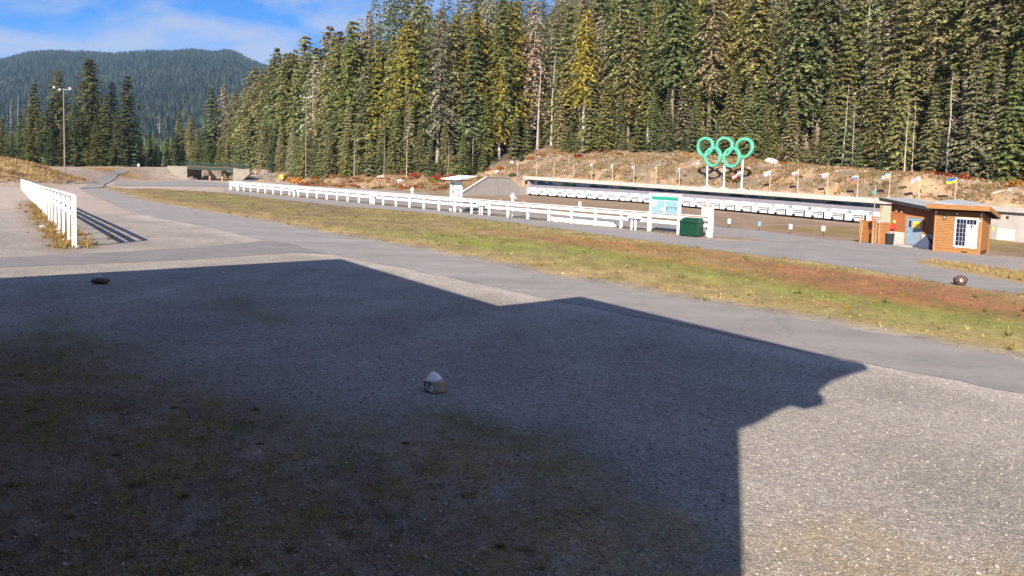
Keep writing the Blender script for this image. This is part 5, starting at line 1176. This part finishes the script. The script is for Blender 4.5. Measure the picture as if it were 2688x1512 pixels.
# individual trees one can pick out on the hillside
SPECIAL = [(WHITE[0], 1309, 125, 178, YEL[0], 'yellow-green conifer with a bleached white trunk behind the wing wall', .8), (WHITE[1], 1292, 120, 182, YEL[1], 'slim yellow-topped conifer beside the bleached white trunk', .6), (LIC[0], 1205, 95, 186, GREY[0], 'grey lichen-draped conifer with ragged arms left of the yellow one', 1.25), (FIR[3], 1172, 62, 196, YEL[1], 'yellow-green conifer top standing behind the grey ragged tree', 1.), (FIR[1], 983, 102, 186, YEL[2], 'yellow-green conifer low on the left of the hillside', .9), (LIC[1], 1043, 80, 190, (.24, .18, .11), 'brownish dying conifer in the left of the hillside forest', .8),
           (WHITE2[0], 1526, 18, 168, YEL[1], 'tall conifer with a bright white lower trunk and yellow branches', .9), (WHITE2[1], 1600, 34, 176, YEL[2], 'conifer with a long white trunk and a yellow-green top', .8), (OLD[0], 1810, 10, 166, YEL[1], 'big conifer with flat yellow-green sprays, left above the rings', 1.2), (OLD[1], 1573, 60, 172, GREY[1], 'grey-barked conifer with a bare lower trunk between the white trunks', .9), (LIC[2], 1940, -60, 160, GREY[2], 'pale lichen-covered conifer with hanging arms right above the rings', 1.0), (LIC[1], 1888, -30, 162, GREY[1], 'lichen-grey conifer with a bare trunk just above the rings', 1.05), (LIC[0], 2003, -40, 158, GREY[2], 'pale grey lichen-clad conifer right of the rings', .9), (SNAGT[0], 2485, 178, 102, GREY[0], 'thin grey dead spruce with many bare twigs above the golden hut', 1.0), (SNAGT[1], 2238, 262, 118, GREY[0], 'thin bare dead stem above the flag row', .9), (SNAGW[1], 2374, 262, 106, GREY[0], 'bare dead trunk behind the blue door hut', .7), (SNAGW[0], 2396, 250, 108, GREY[0], 'second bare dead trunk behind the blue door hut', .7), (SNAGW[0], 2078, 330, 130, GREY[0], 'short bare dead stem right of the rings', .6), (SNAGW[1], 1445, 130, 182, GREY[0], 'twisted bare snag left of the white trunk', .9), (SNAGW[0], 1410, 140, 180, GREY[0], 'pale bare snag behind the left of the bank', .9),
           (WHITE2[0], 2180, 40, 132, GREY[1], 'grey conifer with a thick pale trunk above the flag row', .9), (WHITE2[1], 2295, 90, 122, GRN[3], 'conifer with a tall pale trunk behind the plywood screens', .8), (OLD[2], 2350, 110, 118, GRN[5], 'conifer with a pale forked trunk behind the blue door hut', .8), (FIR[0], 2660, 40, 98, (.05, .085, .025), 'big bright green fir at the right edge', 1.3), (FIR[1], 2450, 150, 110, (.06, .085, .028), 'full green fir left of the dead grey spruce', 1.1), (YNG[0], 1368, 388, 172, (.055, .10, .024), 'bright green young fir on the rocky bank left of flagpoles', 1.5), (FIR[2], 2580, 110, 100, GRN[4], 'tall green fir above the golden hut', 1.1)]
for sp, px, yt, Y, col, lab, wd_ in SPECIAL: ptree(sp, px, yt, Y, col, lab, 'notable trees of the hillside', wd_, 'tree_snag' if sp in SNAGT + SNAGW else 'conifer_tree')
for px, yt in ((2130, 290), (2330, 240), (2420, 280), (2600, 270), (930, 360), (1008, 340), (1068, 330), (1176, 350), (1240, 350), (860, 350), (1745, 300), (2210, 220)):
    Y = float(np.interp(px, [q[0] for q in FOOT], [q[2] for q in FOOT])) + random.uniform(.5, 3); ptree(random.choice(SNAGW), px, yt + random.uniform(-20, 20), Y, (0, 0, 0), 'thin pale dead stem at the foot of the hillside forest', 'thin pale stems at the forest foot', random.uniform(.45, .65), 'tree_snag')
# hillside forest
def footdist(x, y):
    """signed distance behind the forest foot line"""
    best = 1e9; sg = 1
    for a, b in zip(FP[:-1, :2], FP[1:, :2]):
        d = b - a; t = min(1, max(0, ((x - a[0]) * d[0] + (y - a[1]) * d[1]) / (d @ d))); q = np.array([x, y]) - a - t * d; dist = math.hypot(*q)
        if dist < best: best = dist; sg = 1 if d[0] * q[1] - d[1] * q[0] > 0 else -1
    return best * sg
placed = []
def ok(x, y, rmin):
    for a, b in placed:
        if (a - x) ** 2 + (b - y) ** 2 < rmin * rmin: return False
    placed.append((x, y)); return True
rows = []
cums = np.r_[0, np.cumsum(np.hypot(*np.diff(FP[:, :2], axis=0).T))]
def footpt(u, d):
    s_ = u * cums[-1]; x = np.interp(s_, cums, FP[:, 0]); y = np.interp(s_, cums, FP[:, 1]); x2 = np.interp(s_ + 2, cums, FP[:, 0]); y2 = np.interp(s_ + 2, cums, FP[:, 1]); x1 = np.interp(s_ - 2, cums, FP[:, 0]); y1 = np.interp(s_ - 2, cums, FP[:, 1])
    t = np.array([x2 - x1, y2 - y1]); t /= np.linalg.norm(t) + 1e-9; n = np.array([-t[1], t[0]]); n = n if n[1] > 0 else -n; return x + n[0] * d, y + n[1] * d
def colx(x, y, z):
    q = RN.T @ (np.array([x, y, z - CAMH])); return SW / 2 + FPX * q[0] / -q[2], SH / 2 - FPX * q[1] / -q[2] - OFF
FG = 'conifers of the hillside forest'
KEEP = [(1309, 24, 178), (1292, 18, 182), (1205, 30, 186), (1526, 20, 168), (1600, 16, 176), (1810, 26, 166), (1573, 12, 172), (1940, 20, 160), (1888, 22, 162), (2003, 18, 158), (2485, 22, 102), (2180, 14, 132), (2295, 14, 122), (1172, 18, 196), (983, 18, 186), (1445, 14, 182), (1410, 14, 180), (1043, 16, 190)]
count = 0; tries = 0; stuffV = []; stuffF = []; stuffC = []; nv = 0
bands = [(0.3, 5, 110, 2.6, 'edge'), (2, 13, 105, 3.5, 'front'), (11, 32, 70, 4.4, 'mid'), (28, 120, 360, 4.8, 'back')]
for d0, d1, num, rmin, kind in bands:
    done = 0; tries = 0
    while done < num and tries < num * 40:
        tries += 1; u = random.random(); d = random.uniform(d0, d1); x, y = footpt(u, d)
        if y < 50: continue
        h_lim = 1.0
        px, py = colx(x, y, float(zm(x, y)))
        if px < 700 or px > 2860: continue
        if kind == 'edge' and px < 1290 and random.random() < .55: continue
        if kind in ('edge', 'front') and any((kind == 'front' or a_ in (1309, 1526, 1445, 1410, 1573, 2485)) and abs(px - a_) < b_ and y < c_ for a_, b_, c_ in KEEP): continue
        if not ok(x, y, rmin): continue
        p = np.array([x, y, float(zm(x, y))]); done += 1
        if kind == 'edge':
            if random.random() < .55: sp = random.choice(YNG); h = random.uniform(4.5, 11); col = random.choice([GRN[0], GRN[2], (.135, .160, .07), (.12, .145, .078)])
            else: sp = random.choice(FIR); h = random.uniform(10, 20); col = random.choice(GRN)
            lab = 'young green fir along the front edge of the hillside forest'
        else:
            z = random.random()
            if z < .36: sp = random.choice(HEM); h = random.uniform(29, 42)
            elif z < .58: sp = random.choice(OLD); h = random.uniform(32, 44)
            elif z < .78: sp = random.choice(FIR); h = random.uniform(22, 36)
            elif z < .93: sp = random.choice(LIC); h = random.uniform(26, 38)
            else: sp = random.choice(WHITE + SNAGW); h = random.uniform(20, 32)
            col = random.choice(GRN)
            if sp in LIC: col = random.choice(GREY + [(.12, .115, .07)])
            elif random.random() < .07: col = random.choice(YEL)
            lab = {'front': 'tall conifer in the front rows of the hillside forest', 'mid': 'tall conifer in the middle rows of the hillside forest', 'back': 'conifer high on the forested hillside'}[kind]
            if sp in SNAGW: lab = 'bare grey snag standing among the hillside conifers'
        zone = next(w_ for lim, w_ in ((900, 'near the forest-edge lamp pole'), (1180, 'behind the long fence'), (1340, 'above the wing wall'), (1500, 'above the leftmost flagpoles'), (1650, 'above the middle of the left flagpoles'), (1790, 'above the blue map board'), (1960, 'above the rings'), (2120, 'just right of the rings'), (2290, 'above the right-hand flags'), (2440, 'above the blue door hut'), (9999, 'above the golden hut')) if px < lim)
        if kind != 'back':
            tint = 'yellow-green' if col in YEL else ('pale' if col in GRN[3:] else 'dark green' if col in (GRN[0], GRN[2]) else 'olive')
            what = 'small %s young fir' % tint if sp in YNG else 'full %s fir' % tint if sp in FIR else 'bare-trunked %s conifer' % tint if sp in OLD else 'grey lichen-hung conifer' if sp in LIC else 'bare grey snag' if sp in SNAGW else 'white-trunked %s conifer' % tint if sp in WHITE else 'tall %s conifer' % tint
            lab = what + {'edge': ' at the forest front, ', 'front': ' in the front rows, ', 'mid': ' farther up the slope, '}[kind] + zone
        col = jit(col, .15)
        if kind != 'back': tree(sp, p, h, col, lab, FG if sp not in SNAGW else 'snags in the hillside forest', 'tree_snag' if sp in SNAGW else 'conifer_tree', wide=random.uniform(.85, 1.15))
        else:
            if sp[3] is None: sp = random.choice(HEM); col = jit(random.choice(GRN))
            v, f_, c = sp[3]; keep = np.random.default_rng(done).random(len(f_)) < .2; ff = f_[keep]; idx = ff.ravel(); vv = v[idx]; cc = c[idx] * np.array(col)
            s_ = h / sp[0]; a = random.uniform(0, 6.28); co, si = math.cos(a), math.sin(a); vv = np.stack([vv[:, 0] * co - vv[:, 1] * si, vv[:, 0] * si + vv[:, 1] * co, vv[:, 2]], 1) * s_ * np.array([1.3, 1.3, 1]) + p
            stuffV.append(vv); stuffC.append(cc); stuffF.append(np.arange(len(vv)).reshape(-1, 4) + nv); nv += len(vv)
m_ = mat('foliage_far', (0, 0, 0), 0.75, 0.30, 0.45, attr='Col', transl=0.35, spec=0.2, detail=4)
o = link('forest_mass', npmesh('forest_mass', np.vstack(stuffV), np.vstack(stuffF), 'foliage_far', np.vstack(stuffC))); tag(o, 'dense conifers filling the upper hillside behind the front rows', 'forest', kind='stuff')
# distant valley and mountain forest (one mass)
def cones(X, Y, Z, Hh, R, col, n=5):
    m_ = len(X); az = rng.uniform(0, 6.28, m_); V = np.zeros((m_, n + 1, 3)); 
    for k in range(n):
        rr_ = R * rng.uniform(.7, 1.2, m_); V[:, k, 0] = X + rr_ * np.cos(az + 2 * pi * k / n); V[:, k, 1] = Y + rr_ * np.sin(az + 2 * pi * k / n); V[:, k, 2] = Z + Hh * .05
    V[:, n, 0] = X; V[:, n, 1] = Y; V[:, n, 2] = Z + Hh
    b = np.arange(m_)[:, None] * (n + 1); Fc = np.stack([np.stack([b[:, 0] + k, b[:, 0] + (k + 1) % n, b[:, 0] + n], 1) for k in range(n)], 1).reshape(-1, 3)
    return V.reshape(-1, 3), Fc, np.repeat(col, n + 1, 0)
N = 34000
py_ = rng.uniform(0, 1, N); Y = 900 + (MY + 60 - 900) * py_ ** .8; th = rng.uniform(-.80, -.28, N); X = Y * th; Z = terrain(X, Y)
Hh = rng.uniform(13, 30, N) * (.8 + .5 * fbm(X / 150, Y / 150, 9)); nn = fbm(X / 200, Y / 320, 21)
col = np.array([.022, .031, .024]) * (0.15 + 1.8 * rng.random(N) ** 1.5)[:, None] * (.7 + .6 * nn)[:, None]
V, Fc, cc = cones(X, Y, Z - 1, Hh, Hh * .19, col)
o = link('mountain_forest', npmesh('mountain_forest', V, Fc, 'far_forest', cc)); tag(o, 'far conifer forest covering the blue mountain', 'forest', kind='stuff')
N = 7000
Y = rng.uniform(400, 950, N); th = rng.uniform(-.80, -.26, N); X = Y * th; Z = terrain(X, Y); Hh = rng.uniform(10, 20, N)
col = np.array([.055, .075, .034]) * (.3 + 1.4 * rng.random(N))[:, None]
V, Fc, cc = cones(X, Y, Z - .5, Hh, Hh * .2, col, 6)
o = link('valley_forest', npmesh('valley_forest', V, Fc, 'far_forest', cc)); tag(o, 'greener conifer forest on the valley floor below the mountain', 'forest', kind='stuff')

# ------------------------------------------------------------------ shrubs, logs and rubble on the bank
def bush_mesh(seed, n=170):
    r_ = np.random.default_rng(seed); V = []; Fc = []; Cc = []
    for i in range(n):
        d = r_.normal(size=3); d /= np.linalg.norm(d); d[2] = abs(d[2]); p = d * r_.uniform(.35, 1.0) * np.array([1, 1, .8]); a = r_.normal(size=3); a /= np.linalg.norm(a); b = np.cross(a, d); b /= np.linalg.norm(b) + 1e-6
        l = r_.uniform(.12, .26); k = len(V); V += [p - a * l, p + b * l * .5, p + a * l, p - b * l * .5]; Fc.append((k, k + 1, k + 2, k + 3)); cc = r_.uniform(.6, 1.4); Cc += [(cc, cc * r_.uniform(.8, 1.2), cc)] * 4
    return npmesh('leaves', np.array(V), np.array(Fc), 'leaves', np.array(Cc))
BUSH = [bush_mesh(k) for k in range(4)]
def stemm():
    mb = MB()
    for k in range(5): a = k * 1.26; mb.tube([(0, 0, -.1), (.25 * math.cos(a), .25 * math.sin(a), .35), (.5 * math.cos(a), .5 * math.sin(a), .6)], [.03, .02, .01], 4, False)
    return mb.mesh('stems', 'bark')
STEM = stemm()
def shrub(p, s_, col, lab, group):
    r = empty('shrub', p, random.uniform(0, 6)); r.scale = (s_ * random.uniform(.9, 1.5), s_ * random.uniform(.8, 1.2), s_ * random.uniform(.65, .95)); tag(r, lab, 'shrub', group); link('stems', STEM, r); o = link('leaves', random.choice(BUSH), r); o.color = (*jit(col, .15), 1)
RED = [(.30, .055, .030), (.36, .12, .03), (.26, .075, .04), (.33, .16, .035)]; YGR = [(.22, .19, .03), (.10, .12, .03)]
for k in range(46):
    q = wpt(random.uniform(-2, SEND), random.choice([random.uniform(4, 8), random.uniform(8, 15)]), 0); shrub(onz(q), random.uniform(.25, .6), random.choice([(.20, .16, .04), (.13, .13, .04), (.24, .10, .04), (.17, .12, .05)]), 'small scrubby plant on the soil bank above the shelter', 'scrub on the soil bank')
for k in range(110):
    u = random.random(); d = random.uniform(-4.5, 2.0); x, y = footpt(u, d); px, py = colx(x, y, float(zm(x, y)))
    if px < 740 or px > 2800: continue
    c = random.choice(RED + RED + YGR); shrub(onz((x, y)), random.uniform(.5, 1.35), c, 'low %s shrub at the forest foot, %s' % ('yellow-green' if c in YGR else 'red' if c in (RED[0], RED[2]) else 'orange', 'behind the long fence' if px < 1180 else 'above the wing wall' if px < 1400 else 'above the left flagpoles' if px < 1800 else 'near the rings' if px < 2050 else 'above the right-hand flags'), 'autumn shrubs along the forest foot')
for k in range(70):
    px = random.uniform(790, 1190); Y = random.uniform(150, 172) + (1190 - px) * .05; p = onz(at(px, 470, Y)); shrub(p, random.uniform(.6, 1.2), random.choice([(.25, .10, .045), (.28, .14, .05), (.20, .13, .05), (.24, .17, .06), RED[0]]), 'rust brown shrub behind the long fence, %s' % ('near the forest-edge lamp pole' if px < 900 else 'midway to the roofed kiosk' if px < 1060 else 'left of the roofed kiosk' if px < 1160 else 'behind the roofed kiosk'), 'rusty shrubs behind the long fence')
p = onz(at(782, 447, 192)); shrub(p, 2.2, (.45, .22, .04), 'large orange-leaved shrub beside the lamp pole at the forest edge', 'orange shrub')
p = onz(at(772, 440, 197)); shrub(p, 2.0, (.40, .15, .03), 'second orange shrub up the slope by the lamp pole', 'orange shrub')
for px, py_, c, lab in ((1897, 478, (.19, .15, .02), 'yellow-green shrub in front of the rings\' middle post'), (1925, 484, (.17, .15, .025), 'low yellow-green shrub between the rings\' right posts'), (1312, 455, (.07, .11, .025), 'green shrub above the wing wall corner'), (1335, 462, (.055, .09, .03), 'darker green shrub at the left end of the shelter roof')):
    s_ = colw(px, 4.2); q = wpt(s_, 5.2 if px > 1400 else 3.2, 0); shrub(onz(q), 1.0, c, lab, None)
def log(px, py, dpx, dpy, rr_, lab, m_='log'):
    a = gt(px, py); b = gt(px + dpx, py + dpy); b = a + (b - a) * min(1, 5 / (np.linalg.norm(b - a) + 1e-6)); o = MB().tube([a + np.array([0, 0, rr_ * .6]), (a + b) / 2 + np.array([0, 0, rr_ * .9]), b + np.array([0, 0, rr_ * .7])], [rr_, rr_ * .85, rr_ * .5], 7).build('log', m_, None, a); tag(o, lab, 'log')
log(1672, 474, 22, -18, .12, 'pale log lying on the bank behind the flagpoles'); log(1738, 440, 12, -14, .09, 'short thin log on the bank top left of the rings'); log(1780, 420, 24, -16, .14, 'pale log at the bank top beside the rings'); log(2600, 512, 34, -10, .13, 'weathered log on the soil bank at right')
# pale boulders at the bank top
for px, py_, s_, lab in ((2024, 430, 2.0, 'large pale boulder on the bank right of the rings'), (1830, 432, .8, 'small white boulder just left of the rings'), (2096, 428, .9, 'pale boulder by the dead stem right of the rings'), (2512, 462, 1.2, 'pale boulder at the forest foot above the golden hut'), (995, 468, 1.1, 'pale boulder behind the long fence'), (1002, 466, 1.0, 'upright white stone behind the long fence'), (1050, 478, 1.4, 'low pale boulder behind the fence, left of the kiosk'), (1632, 372, 1.2, 'pale stump-like boulder in the trees above the bank'), (1305, 452, 1.2, 'pale boulder above the wing wall'), (1345, 428, 1.1, 'pale boulder beside the leftmost flagpole')):
    p = gt(px, py_); rock_obj('boulder', p, (s_ * 1.25, s_, s_ * .85), int(px) % 40, lambda v: np.tile([.46, .40, .37], (len(v), 1)) * (.8 + .4 * rng.random((len(v), 1))), lab, 'boulder', sink=.25)
# rubble
def scatter_stones(name, P, S, col, lab):
    m_ = len(P); shapes = [rock_shape(IV1, k + 3) for k in range(6)]; V = []; Fc = []; Cc = []; nb_ = len(IV1)
    pick = rng.integers(0, 6, m_); az = rng.uniform(0, 6.28, m_)
    base = np.stack(shapes)[pick]; co = np.cos(az)[:, None]; si = np.sin(az)[:, None]
    x = base[:, :, 0] * 1.3; y = base[:, :, 1]; v = np.stack([x * co - y * si, x * si + y * co, base[:, :, 2] * .7], 2) * S[:, None, None] + P[:, None, :]
    f_ = (IF1[None] + (np.arange(m_) * nb_)[:, None, None]).reshape(-1, 3); o = link(name, npmesh(name, v.reshape(-1, 3), f_, 'stones', np.repeat(col, nb_, 0))); tag(o, lab, 'stones', kind='stuff'); return o
Q = []
for k in range(3000):
    u = random.uniform(0, 1); x, y = footpt(u, random.gauss(-4.0, 3.2)); 
    d_, sgm = bnd_dist(np.array([x]), np.array([y]))
    if d_[0] < 1.5 + (3.5 if sgm[0] == 0 else 0) or y < 60: continue
    Q.append((x, y))
for k in range(2400):
    q = wpt(random.uniform(-4, SEND + 10), random.uniform(3.6, 17), 0)[:2]
    if fbm(q[0] / 3, q[1] / 3, 171) > .44: Q.append(tuple(q))
Q = np.array(Q); Z = zm(Q[:, 0], Q[:, 1]); S = rng.uniform(.06, .20, len(Q)) * rng.choice([1, 1, 1, 1.7], len(Q))
col = np.array([[.36, .29, .25], [.28, .24, .22], [.42, .34, .28], [.30, .20, .13], [.18, .145, .12]])[rng.integers(0, 5, len(Q))] * rng.uniform(.7, 1.2, (len(Q), 1))
scatter_stones('bank_rubble', np.column_stack([Q, Z + S * .1]), S, col, 'loose rubble strewn over the soil bank')
# gravel in the foreground
N = 30000
yy = 6.6 + 24 * rng.random(N) ** 2.0; xx = (rng.random(N) * 1.56 - .78) * yy
P_ = np.column_stack([xx, yy]); k_ = ~poly_in(xx, yy, [g(*q)[:2] for q in R1U + R1L[::-1]]) & ~poly_in(xx, yy, FIELDW); P_ = P_[k_]
S = .007 + .012 * rng.random(len(P_)) ** 2 + .018 * (rng.random(len(P_)) ** 14); col = (GRAVEL * (.65 + 1.15 * rng.random((len(P_), 1)) ** 2) * rng.uniform(.93, 1.07, (len(P_), 3)))
scatter_stones('gravel_stones', np.column_stack([P_, S * .2]), S, np.clip(col, 0, .75), 'loose gravel stones on the forecourt')

# ------------------------------------------------------------------ grass tufts
def tufts(name, P, hgt, col, lab, blades=6, lean=.5, wid=.10):
    m_ = len(P); V = np.zeros((m_, blades, 3, 3)); 
    for b in range(blades):
        a = rng.uniform(0, 6.28, m_); h = hgt * rng.uniform(.5, 1.2, m_); rr_ = hgt * .45 * rng.random(m_); ox = P[:, 0] + rr_ * np.cos(a); oy = P[:, 1] + rr_ * np.sin(a); w = hgt * wid * rng.uniform(.7, 1.5, m_); q = a + 1.57 + rng.normal(0, .6, m_)
        V[:, b, 0] = np.stack([ox - w * np.cos(q), oy - w * np.sin(q), P[:, 2] - .01], 1); V[:, b, 1] = np.stack([ox + w * np.cos(q), oy + w * np.sin(q), P[:, 2] - .01], 1)
        l = lean * h * rng.uniform(.2, 1.2, m_); V[:, b, 2] = np.stack([ox + l * np.cos(a), oy + l * np.sin(a), P[:, 2] + h], 1)
    f_ = np.arange(m_ * blades * 3).reshape(-1, 3); cc = np.repeat(np.clip(col, 0, 1), blades * 3, 0) * rng.uniform(.8, 1.2, (m_ * blades, 1)).repeat(3, 0)
    o = link(name, npmesh(name, V.reshape(-1, 3), f_, 'tufts', cc)); tag(o, lab, 'grass', kind='stuff'); return o
# field
bbx = np.array(FIELDW); N = 130000
xx = rng.uniform(bbx[:, 0].min(), min(bbx[:, 0].max(), 32), N); yy = rng.uniform(bbx[:, 1].min(), bbx[:, 1].max(), N)
k_ = poly_in(xx, yy, FIELDW) & (np.abs(xx) < .8 * yy); xx, yy = xx[k_], yy[k_]
d = dist_line(xx, yy, R1UW); n2_ = fbm(xx / .9, yy / .9, 77)
k_ = (rng.random(len(xx)) < np.clip(.25 + 1.5 * (n2_ - .35), .05, 1)) & (d > .25 + rng.random(len(xx)) * .9); xx, yy = xx[k_], yy[k_]
col = field_colour(xx, yy) * rng.uniform(.5, 1.7, (len(xx), 1)); hh = rng.uniform(.03, .10, len(xx)) * (.7 + .9 * fbm(xx / 1.5, yy / 1.5, 5))
tufts('field_grass', np.column_stack([xx, yy, np.zeros(len(xx))]), hh, col, 'patchy autumn grass of the field between the two roads', blades=4, wid=.20)
# clumps with more body
N = 900; xx = rng.uniform(-30, 30, N); yy = rng.uniform(18, 80, N); k_ = poly_in(xx, yy, FIELDW) & (dist_line(xx, yy, R1UW) > .5); xx, yy = xx[k_], yy[k_]
col = np.array([[.13, .16, .03], [.30, .24, .03], [.20, .17, .05], [.10, .12, .035], [.27, .21, .10]])[rng.integers(0, 5, len(xx))]
tufts('field_clumps', np.column_stack([xx, yy, np.zeros(len(xx))]), rng.uniform(.08, .24, len(xx)), col, 'taller weed clumps dotted over the field', blades=16, lean=.9, wid=.08)
# foreground grass
N = 60000; yy = 6.6 + 13 * rng.random(N) ** 1.4; xx = (rng.random(N) * 1.56 - .78) * yy
c_, vg = colours(xx, yy, np.zeros(N)); k_ = rng.random(N) < (vg - .12) * 1.6; xx, yy, c_ = xx[k_], yy[k_], c_[k_]
col = c_ * rng.uniform(.9, 1.8, (len(xx), 1)); tufts('forecourt_grass', np.column_stack([xx, yy, np.zeros(len(xx))]), rng.uniform(.012, .045, len(xx)), col, 'thin moss and grass growing through the forecourt gravel', blades=5, wid=.14, lean=.9)
K = 70; cyy = 6.8 + 9 * rng.random(K); cxx = (rng.random(K) * 1.2 - .75) * cyy; c_, vg = colours(cxx, cyy, np.zeros(K)); k_ = vg > .15; cxx, cyy = cxx[k_], cyy[k_]; K = len(cxx)
rr_ = rng.uniform(.05, .20, K); n_ = 110; aa = rng.uniform(0, 6.28, (K, n_)); qq = np.sqrt(rng.random((K, n_))) * rr_[:, None]
xx = (cxx[:, None] + qq * np.cos(aa) * 1.3).ravel(); yy = (cyy[:, None] + qq * np.sin(aa)).ravel(); hh = (rng.uniform(.010, .026, (K, n_)) * (1.2 - qq / rr_[:, None] * .6)).ravel()
tufts('moss_clumps', np.column_stack([xx, yy, np.zeros(len(xx))]), hh, np.tile([.135, .135, .04], (len(xx), 1)) * rng.uniform(.7, 1.3, (len(xx), 1)), 'low green moss cushions on the forecourt', blades=4, wid=.3, lean=1.0)
# wedge, berm, bank
xx = rng.uniform(25, 50, 9000); yy = rng.uniform(25, 50, 9000); k_ = poly_in(xx, yy, WEDGE); xx, yy = xx[k_], yy[k_]
tufts('verge_grass', np.column_stack([xx, yy, np.zeros(len(xx))]), rng.uniform(.10, .32, len(xx)), STRAW * rng.uniform(.8, 1.5, (len(xx), 1)) * np.array([1, .95, .8]), 'dry yellow grass on the verge below the golden hut', blades=9, wid=.05, lean=.6)
xx = rng.uniform(-160, -70, 26000); yy = rng.uniform(98, 148, 26000); bz = berm(xx, yy); k_ = bz > .35; xx, yy = xx[k_], yy[k_]; c_, _ = colours(xx, yy, np.zeros(len(xx)))
tufts('berm_grass', np.column_stack([xx, yy, zm(xx, yy)]), rng.uniform(.2, .6, len(xx)), c_ * rng.uniform(.7, 1.4, (len(xx), 1)), 'dry golden grass on the berm at the left', blades=6, wid=.10, lean=.6)
Q = []
for k in range(24000):
    x, y = footpt(random.random(), random.uniform(-14, 1.5)); Q.append((x, y))
for k in range(26000): Q.append(tuple(wpt(random.uniform(-6, SEND + 10), random.uniform(3.4, 18), 0)[:2]))
Q = np.array(Q); d_, sgm = bnd_dist(Q[:, 0], Q[:, 1]); k_ = (d_ > 1.5 + 1.8 * (sgm == 0)) & (Q[:, 1] > 60) & (fbm(Q[:, 0] / 2.5, Q[:, 1] / 2.5, 13) + .3 * rng.random(len(Q)) > .69); Q = Q[k_]; c_, _ = colours(Q[:, 0], Q[:, 1], np.zeros(len(Q)))
pal = np.array([[.34, .25, .14], [.25, .19, .10], [.29, .17, .09], [.19, .165, .08]])[rng.integers(0, 4, len(Q))]
tufts('bank_grass', np.column_stack([Q, zm(Q[:, 0], Q[:, 1])]), rng.uniform(.15, .5, len(Q)), pal * rng.uniform(.7, 1.3, (len(Q), 1)), 'dry weeds and grass on the bank below the forest', blades=6, wid=.12, lean=.8)
# weeds at the foot of the left fence
t = rng.random(420) ** 1.3; Q = (LFA[None] + (LFB - LFA)[None] * (t * .5)[:, None])[:, :2] + rng.normal(0, .5, (420, 2))
tufts('fence_weeds', np.column_stack([Q, np.zeros(420)]), rng.uniform(.1, .42, 420), np.array([[.30, .22, .08], [.26, .16, .06], [.20, .18, .05], [.33, .20, .07]])[rng.integers(0, 4, 420)], 'dry weeds growing along the foot of the tall left fence', blades=14, wid=.06, lean=.8)

q = (RFA[None] + (RFB - RFA)[None] * rng.random(2600)[:, None])[:, :2] + rng.normal(0, .28, (2600, 2))
tufts('fence_grass', np.column_stack([q, np.zeros(2600)]), rng.uniform(.04, .16, 2600), np.array([[.20, .14, .07], [.15, .12, .05], [.22, .17, .08]])[rng.integers(0, 3, 2600)], 'dry grass along the foot of the long fence', blades=5, wid=.12, lean=.8)
for a, b, lab in (((828, 748), (857, 746), 'pale stick lying on the shaded gravel near the road'), ((560, 905), (592, 899), 'pale stick on the shaded gravel at the left'), ((1335, 1122), (1352, 1127), 'short pale stick on the gravel right of the painted stone'), ((380, 624), (412, 615), 'pale stick on the gravel beside the left fence shadow')):
    a, b = g(*a), g(*b); o = MB().tube([a + np.array([0, 0, .012]), (a + b) / 2 + np.array([.01, .03, .02]), b + np.array([0, 0, .012])], [.014, .012, .008], 5).build('stick', 'log', None, a); tag(o, lab, 'stick')
# ------------------------------------------------------------------ haze
HAZE = True
if HAZE:
    mh = bpy.data.materials.new('haze'); mh.use_nodes = True; t = mh.node_tree; t.nodes.clear()
    out = _n(t, 'ShaderNodeOutputMaterial'); pv = _n(t, 'ShaderNodeVolumePrincipled'); pv.inputs['Color'].default_value = (.40, .66, 1.0, 1); pv.inputs['Density'].default_value = 0.000075; pv.inputs['Anisotropy'].default_value = 0.0
    t.links.new(pv.outputs['Volume'], out.inputs['Volume'])
    MATS['haze'] = mh
    o = MB().hexa([(-4700, -4700, -60), (4700, -4700, -60), (4700, 4700, -60), (-4700, 4700, -60), (-4700, -4700, 520), (4700, -4700, 520), (4700, 4700, 520), (-4700, 4700, 520)]).build('haze', 'haze'); tag(o, 'thin blue air between the viewer and the mountain', 'haze', kind='stuff')
